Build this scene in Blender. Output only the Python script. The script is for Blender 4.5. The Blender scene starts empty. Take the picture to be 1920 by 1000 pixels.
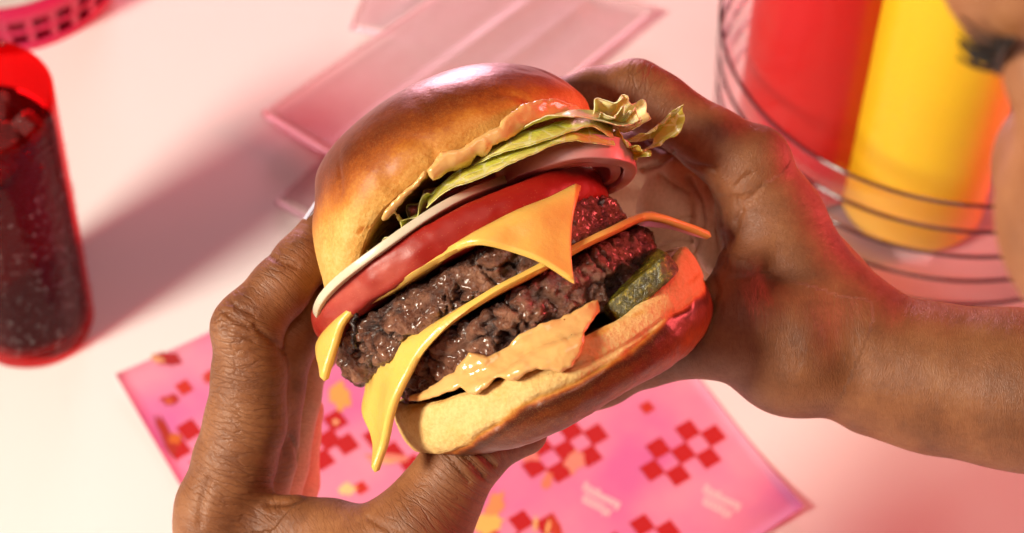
import bpy, math, random
import numpy as np
from mathutils import Vector, Matrix
from mathutils.bvhtree import BVHTree

# ------------------------------------------------------------------ camera, world, lamps, exposure
scene = bpy.context.scene
F_PX, D0, HC, PITCH = 3500.0, 61.0, 79.0, math.radians(50)     # focal length in photo pixels, cm to the burger, cm above the table
CAM = np.array([0.0, 0.0, HC])
RIGHT = np.array([1.0, 0, 0]); UPV = np.array([0, math.sin(PITCH), math.cos(PITCH)])
BACK = np.array([0, -math.cos(PITCH), math.sin(PITCH)])
cam_d = bpy.data.cameras.new('camera'); cam = bpy.data.objects.new('camera', cam_d)
scene.collection.objects.link(cam); scene.camera = cam
cam.location = CAM * .01
cam.rotation_euler = (math.radians(90) - PITCH, 0, 0)
cam_d.sensor_width = 36; cam_d.lens = 36 * F_PX / 1920
cam_d.clip_start = .02; cam_d.clip_end = 50
cam_d.dof.use_dof = True; cam_d.dof.focus_distance = .575; cam_d.dof.aperture_fstop = 12.0

world = bpy.data.worlds.new('World'); scene.world = world; world.use_nodes = True
bg = world.node_tree.nodes['Background']
bg.inputs[0].default_value = (1.0, .28, .38, 1); bg.inputs[1].default_value = .11

BURGER = CAM - BACK * D0
def lamp(name, dcam, dist, size, power, color, target=None, shape='DISK'):
    d = np.array(dcam, float); d /= np.linalg.norm(d)
    t = BURGER if target is None else np.array(target, float)
    p = t + (RIGHT * d[0] + UPV * d[1] + BACK * d[2]) * dist
    L = bpy.data.lights.new(name, 'AREA'); L.shape = shape; L.size = size; L.energy = power; L.color = color
    o = bpy.data.objects.new(name, L); scene.collection.objects.link(o)
    o.location = p * .01
    o.rotation_euler = Vector((t - p).tolist()).to_track_quat('-Z', 'Y').to_euler()
    return o
lamp('key_lamp', (-.75, .06, .66), 140, .36, 34, (1.0, .92, .75))
lamp('fill_lamp', (.12, .42, .90), 120, .50, 3.0, (1.0, .74, .62))
lamp('red_lamp', (.93, .30, -.08), 200, .6, 50, (1.0, .10, .10))
lamp('back_lamp', (-.15, .72, -.62), 130, .4, 13, (1.0, .47, .56), target=(0, 60, 20))

vs = scene.view_settings
vs.view_transform = 'Standard'; vs.look = 'None'; vs.exposure = 0.0; vs.gamma = 1.0
scene.render.engine = 'CYCLES'
scene.cycles.use_denoising = True; scene.cycles.use_adaptive_sampling = True; scene.cycles.adaptive_threshold = .03
scene.cycles.max_bounces = 7; scene.cycles.transmission_bounces = 7; scene.cycles.diffuse_bounces = 2; scene.cycles.glossy_bounces = 2; scene.cycles.transparent_max_bounces = 40
scene.cycles.caustics_reflective = False; scene.cycles.caustics_refractive = False
scene.cycles.sample_clamp_indirect = 6

# ------------------------------------------------------------------ geometry helpers (all lengths in cm)
def C(u, v, z=0.0):
    """photo pixel + cm towards the lens from the burger's middle -> world point in cm"""
    d = D0 - z
    return CAM + RIGHT * ((u - 960) / F_PX * d) - UPV * ((v - 500) / F_PX * d) - BACK * d
def px(r, z=0.0): return r / F_PX * (D0 - z)
def T(u, v, h=0.0):
    """photo pixel -> point on the horizontal plane h cm above the table"""
    d = RIGHT * ((u - 960) / F_PX) - UPV * ((v - 500) / F_PX) - BACK
    return CAM + d * ((h - HC) / d[2])

def hsh(i, j, k, s=0):
    n = (i * 73856093) ^ (j * 19349663) ^ (k * 83492791) ^ (s * 2654435 + 97)
    n = n & 0xffffffff
    n = (n ^ (n >> 13)) * 1274126177 & 0xffffffff
    n = (n ^ (n >> 16)) * 2246822519 & 0xffffffff
    return ((n ^ (n >> 15)) & 0xffffff) / float(0xffffff)
def vnoise(P, s=0):
    P = np.asarray(P, float); I = np.floor(P).astype(np.int64); f = P - I; f = f * f * (3 - 2 * f)
    out = 0
    for a in (0, 1):
        for b in (0, 1):
            for c in (0, 1):
                w = (f[:, 0] if a else 1 - f[:, 0]) * (f[:, 1] if b else 1 - f[:, 1]) * (f[:, 2] if c else 1 - f[:, 2])
                out = out + w * hsh(I[:, 0] + a, I[:, 1] + b, I[:, 2] + c, s)
    return out * 2 - 1
def fbm(P, o=4, s=0):
    t, a = 0, .5
    P = np.asarray(P, float)
    for i in range(o):
        t = t + a * vnoise(P * 2 ** i + 17.3 * i, s + i); a *= .5
    return t
def worley(P, s=0):
    P = np.asarray(P, float); I = np.floor(P).astype(np.int64)
    d1 = np.full(len(P), 9.); d2 = np.full(len(P), 9.)
    for a in (-1, 0, 1):
        for b in (-1, 0, 1):
            for c in (-1, 0, 1):
                J = I + [a, b, c]
                q = J + np.stack([hsh(J[:, 0], J[:, 1], J[:, 2], s + t) for t in (1, 2, 3)], 1)
                d = np.linalg.norm(P - q, axis=1)
                d2 = np.minimum(d2, np.maximum(d1, d)); d1 = np.minimum(d1, d)
    return d1, d2
def sstep(a, b, x):
    t = np.clip((np.asarray(x, float) - a) / (b - a), 0, 1); return t * t * (3 - 2 * t)
def spline(pts, n):
    """Catmull-Rom through rows of pts, n samples"""
    P = np.asarray(pts, float); m = len(P)
    Q = np.vstack([2 * P[0] - P[1], P, 2 * P[-1] - P[-2]])
    t = np.linspace(0, m - 1, n); i = np.minimum(t.astype(int), m - 2); f = (t - i)[:, None]
    a, b, c, d = Q[i], Q[i + 1], Q[i + 2], Q[i + 3]
    return .5 * (2 * b + (c - a) * f + (2 * a - 5 * b + 4 * c - d) * f ** 2 + (3 * b - a - 3 * c + d) * f ** 3)
def lerp(a, b, t): return np.asarray(a) * (1 - t) + np.asarray(b) * t

def vnormals(V, Fq):
    N = np.zeros_like(V)
    a, b, c, d = (V[Fq[:, i]] for i in range(4))
    n = np.cross(c - a, d - b)
    for i in range(4): np.add.at(N, Fq[:, i], n)
    return N / (np.linalg.norm(N, axis=1, keepdims=True) + 1e-12)

def obj(name, V, faces, mat, parent=None, smooth=True, col=None, attrs=None, origin=None, tri=None):
    """one mesh object; V in world cm; the mesh is stored relative to its parent's (or its own) origin"""
    V = np.asarray(V, float)
    if parent is not None: o0 = np.array(parent['_o'])
    elif origin is not None: o0 = np.array(origin, float)
    else: o0 = np.array([V[:, 0].mean(), V[:, 1].mean(), V[:, 2].min()])
    me = bpy.data.meshes.new(name)
    Vl = (V - o0) * .01
    if isinstance(faces, np.ndarray):
        nf, k = faces.shape
        me.vertices.add(len(V)); me.vertices.foreach_set('co', Vl.astype(np.float32).ravel())
        me.loops.add(nf * k); me.loops.foreach_set('vertex_index', faces.astype(np.int32).ravel())
        me.polygons.add(nf); me.polygons.foreach_set('loop_start', np.arange(0, nf * k, k, dtype=np.int32))
        me.polygons.foreach_set('loop_total', np.full(nf, k, np.int32))
        me.update(calc_edges=True); me.validate()
    else:
        me.from_pydata(Vl.tolist(), [], [list(map(int, f)) for f in faces]); me.update()
    if smooth: me.polygons.foreach_set('use_smooth', np.ones(len(me.polygons), bool))
    if col is not None:
        c = np.ones((len(V), 4), np.float32); c[:, :3] = col
        a = me.attributes.new('Col', 'FLOAT_COLOR', 'POINT'); a.data.foreach_set('color', c.ravel())
    for k, val in (attrs or {}).items():
        val = np.asarray(val, np.float32)
        if val.ndim == 2:
            a = me.attributes.new(k, 'FLOAT_VECTOR', 'POINT'); a.data.foreach_set('vector', val.ravel())
        else:
            a = me.attributes.new(k, 'FLOAT', 'POINT'); a.data.foreach_set('value', val)
    me.materials.append(mat)
    o = bpy.data.objects.new(name, me); scene.collection.objects.link(o)
    if parent is not None: o.parent = parent
    else: o.location = o0 * .01
    o['_o'] = o0.tolist()
    return o
def thing(name, label, cat, base, group=None):
    o = bpy.data.objects.new(name, None); scene.collection.objects.link(o)
    o.empty_display_size = .02
    o.location = np.array(base, float) * .01; o['_o'] = [float(x) for x in base]
    return tag(o, label, cat, group)
def tag(o, label=None, cat=None, group=None, kind=None):
    if label: o['label'] = label
    if cat: o['category'] = cat
    if group: o['group'] = group
    if kind: o['kind'] = kind
    return o

def grid_faces(n, m, wrap_n=False, wrap_m=False):
    i = np.arange(n if wrap_n else n - 1); j = np.arange(m if wrap_m else m - 1)
    I, J = np.meshgrid(i, j, indexing='ij'); I2 = (I + 1) % n; J2 = (J + 1) % m
    return np.stack([I * m + J, I2 * m + J, I2 * m + J2, I * m + J2], -1).reshape(-1, 4)
def sheet(G, th, nrm=None):
    """closed thin solid from a grid of points (n,m,3): top, bottom and rim"""
    n, m, _ = G.shape
    Fq = grid_faces(n, m); V = G.reshape(-1, 3)
    N = vnormals(V, Fq)
    V2 = np.vstack([V + N * th / 2, V - N * th / 2]); k = n * m
    faces = [Fq, Fq[:, ::-1] + k]
    b = np.concatenate([np.arange(m), np.arange(1, n) * m + m - 1, (n - 1) * m + np.arange(m - 2, -1, -1), np.arange(n - 2, 0, -1) * m])
    b2 = np.roll(b, -1)
    faces.append(np.stack([b, b + k, b2 + k, b2], 1))
    return V2, np.vstack(faces)
def tube(P, R, n=12):
    P = np.asarray(P, float); R = np.broadcast_to(np.asarray(R, float), (len(P),))
    t = np.gradient(P, axis=0); t /= np.linalg.norm(t, axis=1, keepdims=True) + 1e-9
    up = np.array([0.3, 0.2, 1.0]); V = []
    for p, r, d in zip(P, R, t):
        a = np.cross(d, up); a /= np.linalg.norm(a) + 1e-9; b = np.cross(d, a)
        for k in range(n):
            q = 2 * math.pi * k / n; V.append(p + r * (a * math.cos(q) + b * math.sin(q)))
    f = [list(x) for x in grid_faces(len(P), n, wrap_m=True)]
    f.append(list(range(n))[::-1]); f.append([(len(P) - 1) * n + k for k in range(n)])
    return np.array(V), f
def lathe(c, prof, n=96, ang0=0.0, sx=1.0, sy=1.0):
    """profile [(r,h)] round a vertical axis through c; closed loop of rings (open ends closed with a fan when r=0)"""
    V, ph = [], np.linspace(0, 2 * math.pi, n, endpoint=False) + ang0
    for r, h in prof:
        V.append(np.stack([c[0] + r * sx * np.cos(ph), c[1] + r * sy * np.sin(ph), np.full(n, c[2] + h)], 1))
    G = np.array(V)
    return G.reshape(-1, 3), grid_faces(len(prof), n, wrap_m=True)[:, ::-1]

def surface_nets(f, org, h):
    s = f < 0
    nx, ny, nz = f.shape
    cnt = np.zeros((nx - 1, ny - 1, nz - 1), np.int8)
    for a in (0, 1):
        for b in (0, 1):
            for c in (0, 1): cnt += s[a:nx - 1 + a, b:ny - 1 + b, c:nz - 1 + c]
    act = np.argwhere((cnt > 0) & (cnt < 8))
    ids = np.full(cnt.shape, -1, np.int64); ids[tuple(act.T)] = np.arange(len(act))
    acc = np.zeros((len(act), 3)); num = np.zeros(len(act))
    cor = [(a, b, c) for a in (0, 1) for b in (0, 1) for c in (0, 1)]
    for p in cor:
        for q in cor:
            if sum(abs(x - y) for x, y in zip(p, q)) == 1 and p < q:
                fa = f[tuple((act + p).T)]; fb = f[tuple((act + q).T)]
                m = (fa < 0) != (fb < 0)
                t = np.where(m, fa / np.where(m, fa - fb, 1), 0)[:, None]
                acc += m[:, None] * (np.array(p) + t * (np.array(q) - np.array(p))); num += m
    V = org + (act + acc / num[:, None]) * h
    Q = []
    for ax in range(3):
        o1, o2 = [(1, 2), (2, 0), (0, 1)][ax]
        sl0 = [slice(None)] * 3; sl1 = [slice(None)] * 3
        sl0[ax] = slice(0, -1); sl1[ax] = slice(1, None)
        A, B = s[tuple(sl0)], s[tuple(sl1)]
        e = np.argwhere(A != B)
        ok = (e[:, o1] > 0) & (e[:, o2] > 0) & (e[:, o1] < f.shape[o1] - 1) & (e[:, o2] < f.shape[o2] - 1)
        e = e[ok]; inside = A[tuple(e.T)]
        def cell(d1, d2):
            c = e.copy(); c[:, o1] -= d1; c[:, o2] -= d2; return ids[tuple(c.T)]
        q = np.stack([cell(1, 1), cell(0, 1), cell(0, 0), cell(1, 0)], 1)
        q[~inside] = q[~inside][:, ::-1]
        Q.append(q)
    return V, np.vstack(Q)
class Field:
    """smooth-union distance field on a grid (world cm)"""
    def __init__(self, pts, rads, h):
        pts = np.asarray(pts, float); r = np.max(rads) + .6
        self.h = h; self.org = pts.min(0) - r; n = np.ceil((pts.max(0) + r - self.org) / h).astype(int) + 1
        self.f = np.full(tuple(n), .9, np.float32)
    def _box(self, lo, hi):
        a = np.maximum(np.floor((lo - self.org) / self.h).astype(int), 0)
        b = np.minimum(np.ceil((hi - self.org) / self.h).astype(int) + 1, self.f.shape)
        if (b <= a).any(): return None, None
        g = np.meshgrid(*[self.org[i] + np.arange(a[i], b[i]) * self.h for i in range(3)], indexing='ij')
        return tuple(slice(x, y) for x, y in zip(a, b)), np.stack(g, -1)
    def blend(self, sl, d, k):
        cur = self.f[sl]
        hh = np.maximum(k - np.abs(cur - d), 0) / k
        self.f[sl] = np.minimum(cur, d) - hh * hh * k * .25
    def cone(self, a, b, ra, rb, k=.3):
        a, b = np.asarray(a), np.asarray(b); m = max(ra, rb) + k + .9
        sl, P = self._box(np.minimum(a, b) - m, np.maximum(a, b) + m)
        if sl is None: return
        ab = b - a; t = np.clip(((P - a) @ ab) / (ab @ ab + 1e-9), 0, 1)
        d = np.linalg.norm(P - a - t[..., None] * ab, axis=-1) - (ra + t * (rb - ra))
        self.blend(sl, d, k)
    def chain(self, pts, k=.3):
        for p, q in zip(pts[:-1], pts[1:]):
            self.cone(C(*p[:3]), C(*q[:3]), px(p[3], p[2]), px(q[3], q[2]), k)
    def ell(self, c, r, k=.3, R=None):
        c = np.asarray(c); m = max(r) + k + .9
        sl, P = self._box(c - m, c + m)
        if sl is None: return
        L = P - c
        if R is not None: L = L @ np.asarray(R)          # columns of R are the ellipsoid's axes
        r = np.asarray(r, float)
        k0 = np.linalg.norm(L / r, axis=-1); k1 = np.linalg.norm(L / (r * r), axis=-1)
        self.blend(sl, k0 * (k0 - 1) / (k1 + 1e-6), k)
    def mesh(self, relax=2):
        V, Q = surface_nets(self.f, self.org, self.h)
        for _ in range(relax):
            S = np.zeros_like(V); W = np.zeros(len(V))
            for i in range(4):
                a, b = Q[:, i], Q[:, (i + 1) % 4]
                np.add.at(S, a, V[b]); np.add.at(W, a, 1); np.add.at(S, b, V[a]); np.add.at(W, b, 1)
            V = V * .5 + S / W[:, None] * .5
        return V, Q
CAMAX = np.stack([RIGHT, UPV, BACK], 1)
def poly_sd(U, V, poly):
    """signed distance to a closed polygon, negative inside (pixels)"""
    P = np.asarray(poly, float); Q = np.roll(P, -1, 0); best = np.full(U.shape, 1e9); ins = np.zeros(U.shape, bool)
    for (a, b), (c, d) in zip(P, Q):
        w = (c - a, d - b); t = np.clip(((U - a) * w[0] + (V - b) * w[1]) / (w[0] ** 2 + w[1] ** 2 + 1e-9), 0, 1)
        best = np.minimum(best, np.hypot(U - a - t * w[0], V - b - t * w[1]))
        cond = ((b > V) != (d > V)) & (U < (c - a) * (V - b) / (d - b + 1e-12) + a); ins ^= cond
    return np.where(ins, -best, best)
def film(polys, under, step=2.0, dz=.035, blur=6, seed=0, dil=10):
    """a poured film lying on the meshes in `under`: polys = [(outline px, half thickness cm, lift cm)] -> mesh"""
    allp = np.vstack([p[0] for p in polys]); u0, v0 = allp.min(0) - 14; u1, v1 = allp.max(0) + 14
    us, vs_ = np.arange(u0, u1, step), np.arange(v0, v1, step); Z = np.full((len(us), len(vs_)), np.nan)
    trees = []
    for o in under:
        vv = [(Vector(x.co) + o.parent.location) * 100 for x in o.data.vertices]
        trees.append(BVHTree.FromPolygons(vv, [tuple(p.vertices) for p in o.data.polygons]))
    o_ = Vector(CAM.tolist())
    for i, u in enumerate(us):
        for j, v in enumerate(vs_):
            d = Vector((RIGHT * ((u - 960) / F_PX) - UPV * ((v - 500) / F_PX) - BACK).tolist()); dn = d.normalized()
            best = None
            for t in trees:
                h_ = t.ray_cast(o_, dn)
                if h_[0] is not None and (best is None or h_[3] < best): best = h_[3]
            if best is not None: Z[i, j] = D0 - best * (dn @ Vector((-BACK).tolist()))
    Z = np.where(np.isnan(Z), -99, Z)
    for _ in range(dil):                                      # a film bridges small gaps: take the nearest surface around
        Zp = np.pad(Z, 1, constant_values=-99); Z = np.max([Zp[1 + a:Z.shape[0] + 1 + a, 1 + b:Z.shape[1] + 1 + b] for a in (-1, 0, 1) for b in (-1, 0, 1)], 0)
    Z = np.where(Z < -50, np.nan, Z)
    ok = ~np.isnan(Z); fill = np.nanmedian(Z); 
    W = ok.astype(float); Zs = np.where(ok, Z, 0)
    def box(A, r):
        for ax in (0, 1):
            Ap = np.pad(A, [(r + 1, r) if k == ax else (0, 0) for k in (0, 1)], mode='edge'); cs = np.cumsum(Ap, axis=ax)
            n_ = A.shape[ax]; A = (np.take(cs, np.arange(2 * r + 1, 2 * r + 1 + n_), ax) - np.take(cs, np.arange(0, n_), ax)) / (2 * r + 1)
        return A
    for _ in range(3): Zs = box(Zs, blur); W = box(W, blur)
    Zb = np.where(W > 1e-3, Zs / np.maximum(W, 1e-3), fill)
    U, V = np.meshgrid(us, vs_, indexing='ij')
    zmin, zmax = Zb.min() - .9, Zb.max() + 1.3; zs = np.arange(zmin, zmax, dz)
    f = np.full((len(us), len(vs_), len(zs)), .9, np.float32)
    PP = np.stack([U.ravel() * .035, V.ravel() * .035, U.ravel() * 0 + seed], 1)
    und = fbm(PP, 3, seed).reshape(U.shape)
    for poly, r, lift in polys:
        jag = fbm(PP * 2.4, 3, seed + 3).reshape(U.shape) * 4
        sd = px(1.0, 4.0) * (poly_sd(U, V, poly) + jag)
        zc = Zb + lift + .10 * und
        dzz = np.abs(zs[None, None, :] - zc[..., None]) * .9
        a = np.maximum(sd[..., None] + r * 1.1, 0); b = np.maximum(dzz - r * .15, 0)
        d = np.sqrt(a * a + b * b) - r
        hh = np.maximum(.18 - np.abs(f - d), 0) / .18; f = np.minimum(f, d) - hh * hh * .045
    Vx, Q = surface_nets(f, np.array([u0, v0, zmin]), np.array([step, step, dz]))
    Vw = np.array([C(*p) for p in Vx])
    for _ in range(2):
        S = np.zeros_like(Vw); Wt = np.zeros(len(Vw))
        for i in range(4):
            a, b = Q[:, i], Q[:, (i + 1) % 4]; np.add.at(S, a, Vw[b]); np.add.at(Wt, a, 1); np.add.at(S, b, Vw[a]); np.add.at(Wt, b, 1)
        Vw = Vw * .5 + S / Wt[:, None] * .5
    return Vw, fixn(Vw, Q)
def topix(V):
    d = V - CAM; z = -(d @ BACK)
    return 960 + F_PX * (d @ RIGHT) / z, 500 - F_PX * (d @ UPV) / z, D0 - z
def seg_dist(u, v, line):
    best = np.full(len(u), 1e9)
    for (a, b), (c, d) in zip(line[:-1], line[1:]):
        w = np.array([c - a, d - b], float); t = np.clip(((u - a) * w[0] + (v - b) * w[1]) / (w @ w), 0, 1)
        best = np.minimum(best, np.hypot(u - a - t * w[0], v - b - t * w[1]))
    return best

# ------------------------------------------------------------------ materials
class M:
    def __init__(self, name):
        self.m = bpy.data.materials.new(name); self.m.use_nodes = True
        self.t = self.m.node_tree; self.b = self.t.nodes['Principled BSDF']
    def n(self, kind, **kw):
        x = self.t.nodes.new(kind)
        for k, v in kw.items():
            if k.startswith('i_'):
                x.inputs[k[2:].replace('_', ' ')].default_value = v
            elif k[0] == 'x' and k[1:].isdigit(): x.inputs[int(k[1:])].default_value = v
            else: setattr(x, k, v)
        return x
    def l(self, a, b): self.t.links.new(a, b)
    def set(self, **kw):
        for k, v in kw.items():
            self.b.inputs[k.replace('_', ' ')].default_value = v
        return self
    def coords(self, s=100.0):
        tc = self.n('ShaderNodeTexCoord'); mp = self.n('ShaderNodeMapping')
        mp.inputs['Scale'].default_value = s if isinstance(s, tuple) else (s, s, s)
        self.l(tc.outputs['Object'], mp.inputs['Vector']); return mp.outputs[0]
    def noise(self, vec, scale, detail=4, rough=.55, dist=0.0):
        x = self.n('ShaderNodeTexNoise', i_Scale=scale, i_Detail=detail, i_Roughness=rough, i_Distortion=dist)
        self.l(vec, x.inputs['Vector']); return x.outputs['Fac']
    def voro(self, vec, scale, feature='F1', out='Distance'):
        x = self.n('ShaderNodeTexVoronoi', feature=feature, i_Scale=scale); self.l(vec, x.inputs['Vector']); return x.outputs[out]
    def math(self, op, a, b=0.0, c=None):
        x = self.n('ShaderNodeMath', operation=op)
        for i, v in enumerate((a, b, c)):
            if v is None: continue
            if isinstance(v, (int, float)): x.inputs[i].default_value = v
            else: self.l(v, x.inputs[i])
        return x.outputs[0]
    def ramp(self, fac, stops):
        x = self.n('ShaderNodeValToRGB'); e = x.color_ramp.elements
        while len(e) < len(stops): e.new(.5)
        for i, (p, c) in enumerate(stops): e[i].position = p; e[i].color = (*c, 1) if len(c) == 3 else c
        self.l(fac, x.inputs[0]); return x.outputs[0]
    def mix(self, fac, a, b, mode='MIX'):
        x = self.n('ShaderNodeMix', data_type='RGBA', blend_type=mode)
        for s, v in ((x.inputs[0], fac), (x.inputs[6], a), (x.inputs[7], b)):
            if isinstance(v, (int, float)): s.default_value = v
            elif isinstance(v, tuple): s.default_value = (*v, 1) if len(v) == 3 else v
            else: self.l(v, s)
        return x.outputs[2]
    def attr(self, name, out='Color'):
        x = self.n('ShaderNodeAttribute', attribute_name=name); return x.outputs[out]
    def bump(self, height, strength=.3, dist=.001, prev=None):
        x = self.n('ShaderNodeBump', i_Strength=strength, i_Distance=dist); self.l(height, x.inputs['Height'])
        if prev is not None: self.l(prev, x.inputs['Normal'])
        self.l(x.outputs[0], self.b.inputs['Normal']); return x.outputs[0]
    def color(self, c):
        if isinstance(c, tuple): self.b.inputs['Base Color'].default_value = (*c, 1)
        else: self.l(c, self.b.inputs['Base Color'])
        return self
    def sss(self, w, scale, rad=(1, .4, .2)):
        self.b.inputs['Subsurface Weight'].default_value = w; self.b.inputs['Subsurface Scale'].default_value = scale
        self.b.inputs['Subsurface Radius'].default_value = rad; return self
def clear(name, tint, rough=.03, ior=1.4, gain=1.0, gcol=(1, 1, 1), body=0.0, bcol=(.8, .05, .05)):
    """thin clear plastic: lets light straight through, mirrors at grazing angles"""
    m = M(name); t = m.t; t.nodes.remove(m.b); out = t.nodes['Material Output']
    tr = m.n('ShaderNodeBsdfTransparent'); tr.inputs[0].default_value = (*tint, 1)
    gl = m.n('ShaderNodeBsdfGlossy'); gl.inputs['Roughness'].default_value = rough; gl.inputs[0].default_value = (*gcol, 1)
    fr = m.n('ShaderNodeFresnel'); fr.inputs['IOR'].default_value = ior
    mx = m.n('ShaderNodeMixShader'); ge = m.n('ShaderNodeNewGeometry')
    m.l(m.math('MULTIPLY', m.math('MULTIPLY', fr.outputs[0], gain), m.math('SUBTRACT', 1.0, ge.outputs['Backfacing'])), mx.inputs[0]); m.l(tr.outputs[0], mx.inputs[1]); m.l(gl.outputs[0], mx.inputs[2])
    m.gl, m.fr = gl, fr
    if body:
        df = m.n('ShaderNodeBsdfDiffuse'); df.inputs[0].default_value = (*bcol, 1); tl = m.n('ShaderNodeBsdfTranslucent'); tl.inputs[0].default_value = (*bcol, 1)
        ad = m.n('ShaderNodeMixShader', x0=.5); m.l(df.outputs[0], ad.inputs[1]); m.l(tl.outputs[0], ad.inputs[2])
        m2 = m.n('ShaderNodeMixShader', x0=body); m.l(mx.outputs[0], m2.inputs[1]); m.l(ad.outputs[0], m2.inputs[2]); mx = m2
    m.l(mx.outputs[0], out.inputs['Surface']); return m
def simple(name, c, rough=.5, noise=.0, ns=3.0, **kw):
    m = M(name); m.set(Roughness=rough, **kw)
    if noise:
        f = m.noise(m.coords(), ns)
        m.color(m.mix(f, tuple(x * (1 - noise) for x in c), tuple(min(1, x * (1 + noise)) for x in c)))
    else: m.color(c)
    return m.m

# skin ------------------------------------------------------------
def skin_material():
    m = M('skin'); v = m.coords()
    wc = m.attr('wc', 'Vector'); wr = m.attr('wr', 'Fac'); palm = m.attr('palm', 'Fac'); crease = m.attr('crease', 'Fac')
    n1 = m.noise(v, .55, 5, .6); n2 = m.noise(v, 7.0, 4, .6)
    base = m.ramp(n1, [(.30, (.175, .060, .021)), (.50, (.255, .092, .032)), (.70, (.335, .136, .052))])
    base = m.mix(m.math('MULTIPLY', m.math('SUBTRACT', wr, .25), .45), base, (.13, .040, .012))
    base = m.mix(palm, base, (.86, .56, .36))
    base = m.mix(m.math('MULTIPLY', m.math('SUBTRACT', n2, .42), 1.1), base, m.mix(1.0, base, (.62, .50, .45), 'MULTIPLY'))
    # crease network: cells stretched across the finger
    dn = m.n('ShaderNodeTexNoise', i_Scale=1.6, i_Detail=3); m.l(wc, dn.inputs['Vector'])
    add = m.n('ShaderNodeVectorMath', operation='MULTIPLY_ADD'); m.l(dn.outputs['Color'], add.inputs[0])
    add.inputs[1].default_value = (.55, .8, .8); m.l(wc, add.inputs[2])
    mp = m.n('ShaderNodeMapping'); mp.inputs['Scale'].default_value = (4.6, 1.35, 1.35); m.l(add.outputs[0], mp.inputs[0])
    e1 = m.voro(mp.outputs[0], 1.0, 'DISTANCE_TO_EDGE')
    c1 = m.math('SMOOTH_MIN', m.math('MULTIPLY', e1, 7.5), 1.0, .3)
    mp2 = m.n('ShaderNodeMapping'); mp2.inputs['Scale'].default_value = (20.0, 9.0, 9.0); m.l(add.outputs[0], mp2.inputs[0])
    e2 = m.voro(mp2.outputs[0], 1.0, 'DISTANCE_TO_EDGE')
    c2 = m.math('SMOOTH_MIN', m.math('MULTIPLY', e2, 4.0), 1.0, .3)
    pores = m.noise(v, 26.0, 3, .6)
    h = m.math('ADD', m.math('MULTIPLY', m.math('MULTIPLY', c1, wr), .42),
               m.math('ADD', m.math('MULTIPLY', c2, .09), m.math('MULTIPLY', pores, .12)))
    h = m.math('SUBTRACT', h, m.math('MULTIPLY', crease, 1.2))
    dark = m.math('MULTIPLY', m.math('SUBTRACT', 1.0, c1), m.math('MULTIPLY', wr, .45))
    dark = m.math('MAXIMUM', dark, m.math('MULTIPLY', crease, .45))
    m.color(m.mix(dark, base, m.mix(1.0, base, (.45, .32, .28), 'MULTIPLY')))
    m.bump(h, .6, .0011)
    rr = m.math('ADD', .40, m.math('MULTIPLY', n2, .24)); m.l(rr, m.b.inputs['Roughness'])
    m.set(Specular_IOR_Level=.5)
    return m.m
SKIN = skin_material()

# ------------------------------------------------------------------ table
m = M('table_laminate'); v = m.coords()
n = m.noise(v, .05, 3); m.color(m.mix(n, (.90, .865, .855), (.93, .895, .885)))
m.bump(m.noise(v, 6, 4), .05, .0005); m.set(Roughness=.38, Specular_IOR_Level=.35)
tb = obj('table', [[-160, -60, 0], [160, -60, 0], [160, 260, 0], [-160, 260, 0],
                   [-160, -60, -3], [160, -60, -3], [160, 260, -3], [-160, 260, -3]],
         [[0, 1, 2, 3], [7, 6, 5, 4], [0, 4, 5, 1], [1, 5, 6, 2], [2, 6, 7, 3], [3, 7, 4, 0]], m.m, smooth=False, origin=(0, 40, 0))
tag(tb, 'pale cream laminate table top under the props', 'table', kind='structure')

# ------------------------------------------------------------------ printed tray paper
m = M('pink_paper'); v = m.coords()
n1 = m.noise(v, .16, 3, .5); n2 = m.noise(v, .5, 3)
c = m.ramp(n1, [(.38, (.88, .34, .48)), (.52, (.84, .27, .45)), (.68, (.70, .17, .42))])
m.color(c); m.set(Roughness=.6); m.bump(m.noise(v, 9, 3), .1, .0004)
q = [T(220, 710), T(455, 598), None, T(1505, 962)]
A, B, Dd = T(219, 710), T(1300, 700), T(1505, 962)
eL = T(340, 915) - A; eL /= np.linalg.norm(eL)                      # left edge runs towards the viewer
eT = T(402, 622) - A; eT /= np.linalg.norm(eT)
# right edge through B..Dd; bottom edge parallel to the top edge through Dd
def isect(p, d, q, e):
    a = np.array([[d[0], -e[0]], [d[1], -e[1]]]); t = np.linalg.solve(a, (q - p)[:2]); return p + d * t[0]
eR = Dd - B; eR /= np.linalg.norm(eR)
cor = [A, isect(A, eT, Dd, eR), Dd, isect(A, eL, Dd, eT)]
G = np.array([[lerp(lerp(cor[0], cor[1], s), lerp(cor[3], cor[2], s), t) for s in np.linspace(0, 1, 40)] for t in np.linspace(0, 1, 40)])
flat = G.reshape(-1, 3)
G[..., 2] = .12 + .05 * fbm(flat * .12, 2, 5).reshape(40, 40)
for (cc, w) in ((0, .25), (1, .2), (2, .5), (3, .2)):
    d = np.linalg.norm(G - cor[cc], axis=-1); G[..., 2] += w * np.clip(1 - d / 6, 0, 1) ** 2
V, Fq = sheet(G[::-1], .03)
mat_o = obj('tray_paper', V, Fq, m.m)
tag(mat_o, 'pink printed tray paper with red checks lying on the table under the burger', 'tray paper')
def mat_h(p):
    z = .135 + .05 * fbm(np.array([p]) * [.12, .12, 0], 2, 5)[0]
    for (cc, w) in ((0, .25), (1, .2), (2, .5), (3, .2)):
        z += w * max(0, 1 - np.linalg.norm((p - cor[cc])[:2]) / 6) ** 2
    return z + .02
m = M('print_ink'); m.color(m.attr('Col')); m.set(Roughness=.6); INK = m.m
PRINT = {}
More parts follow.
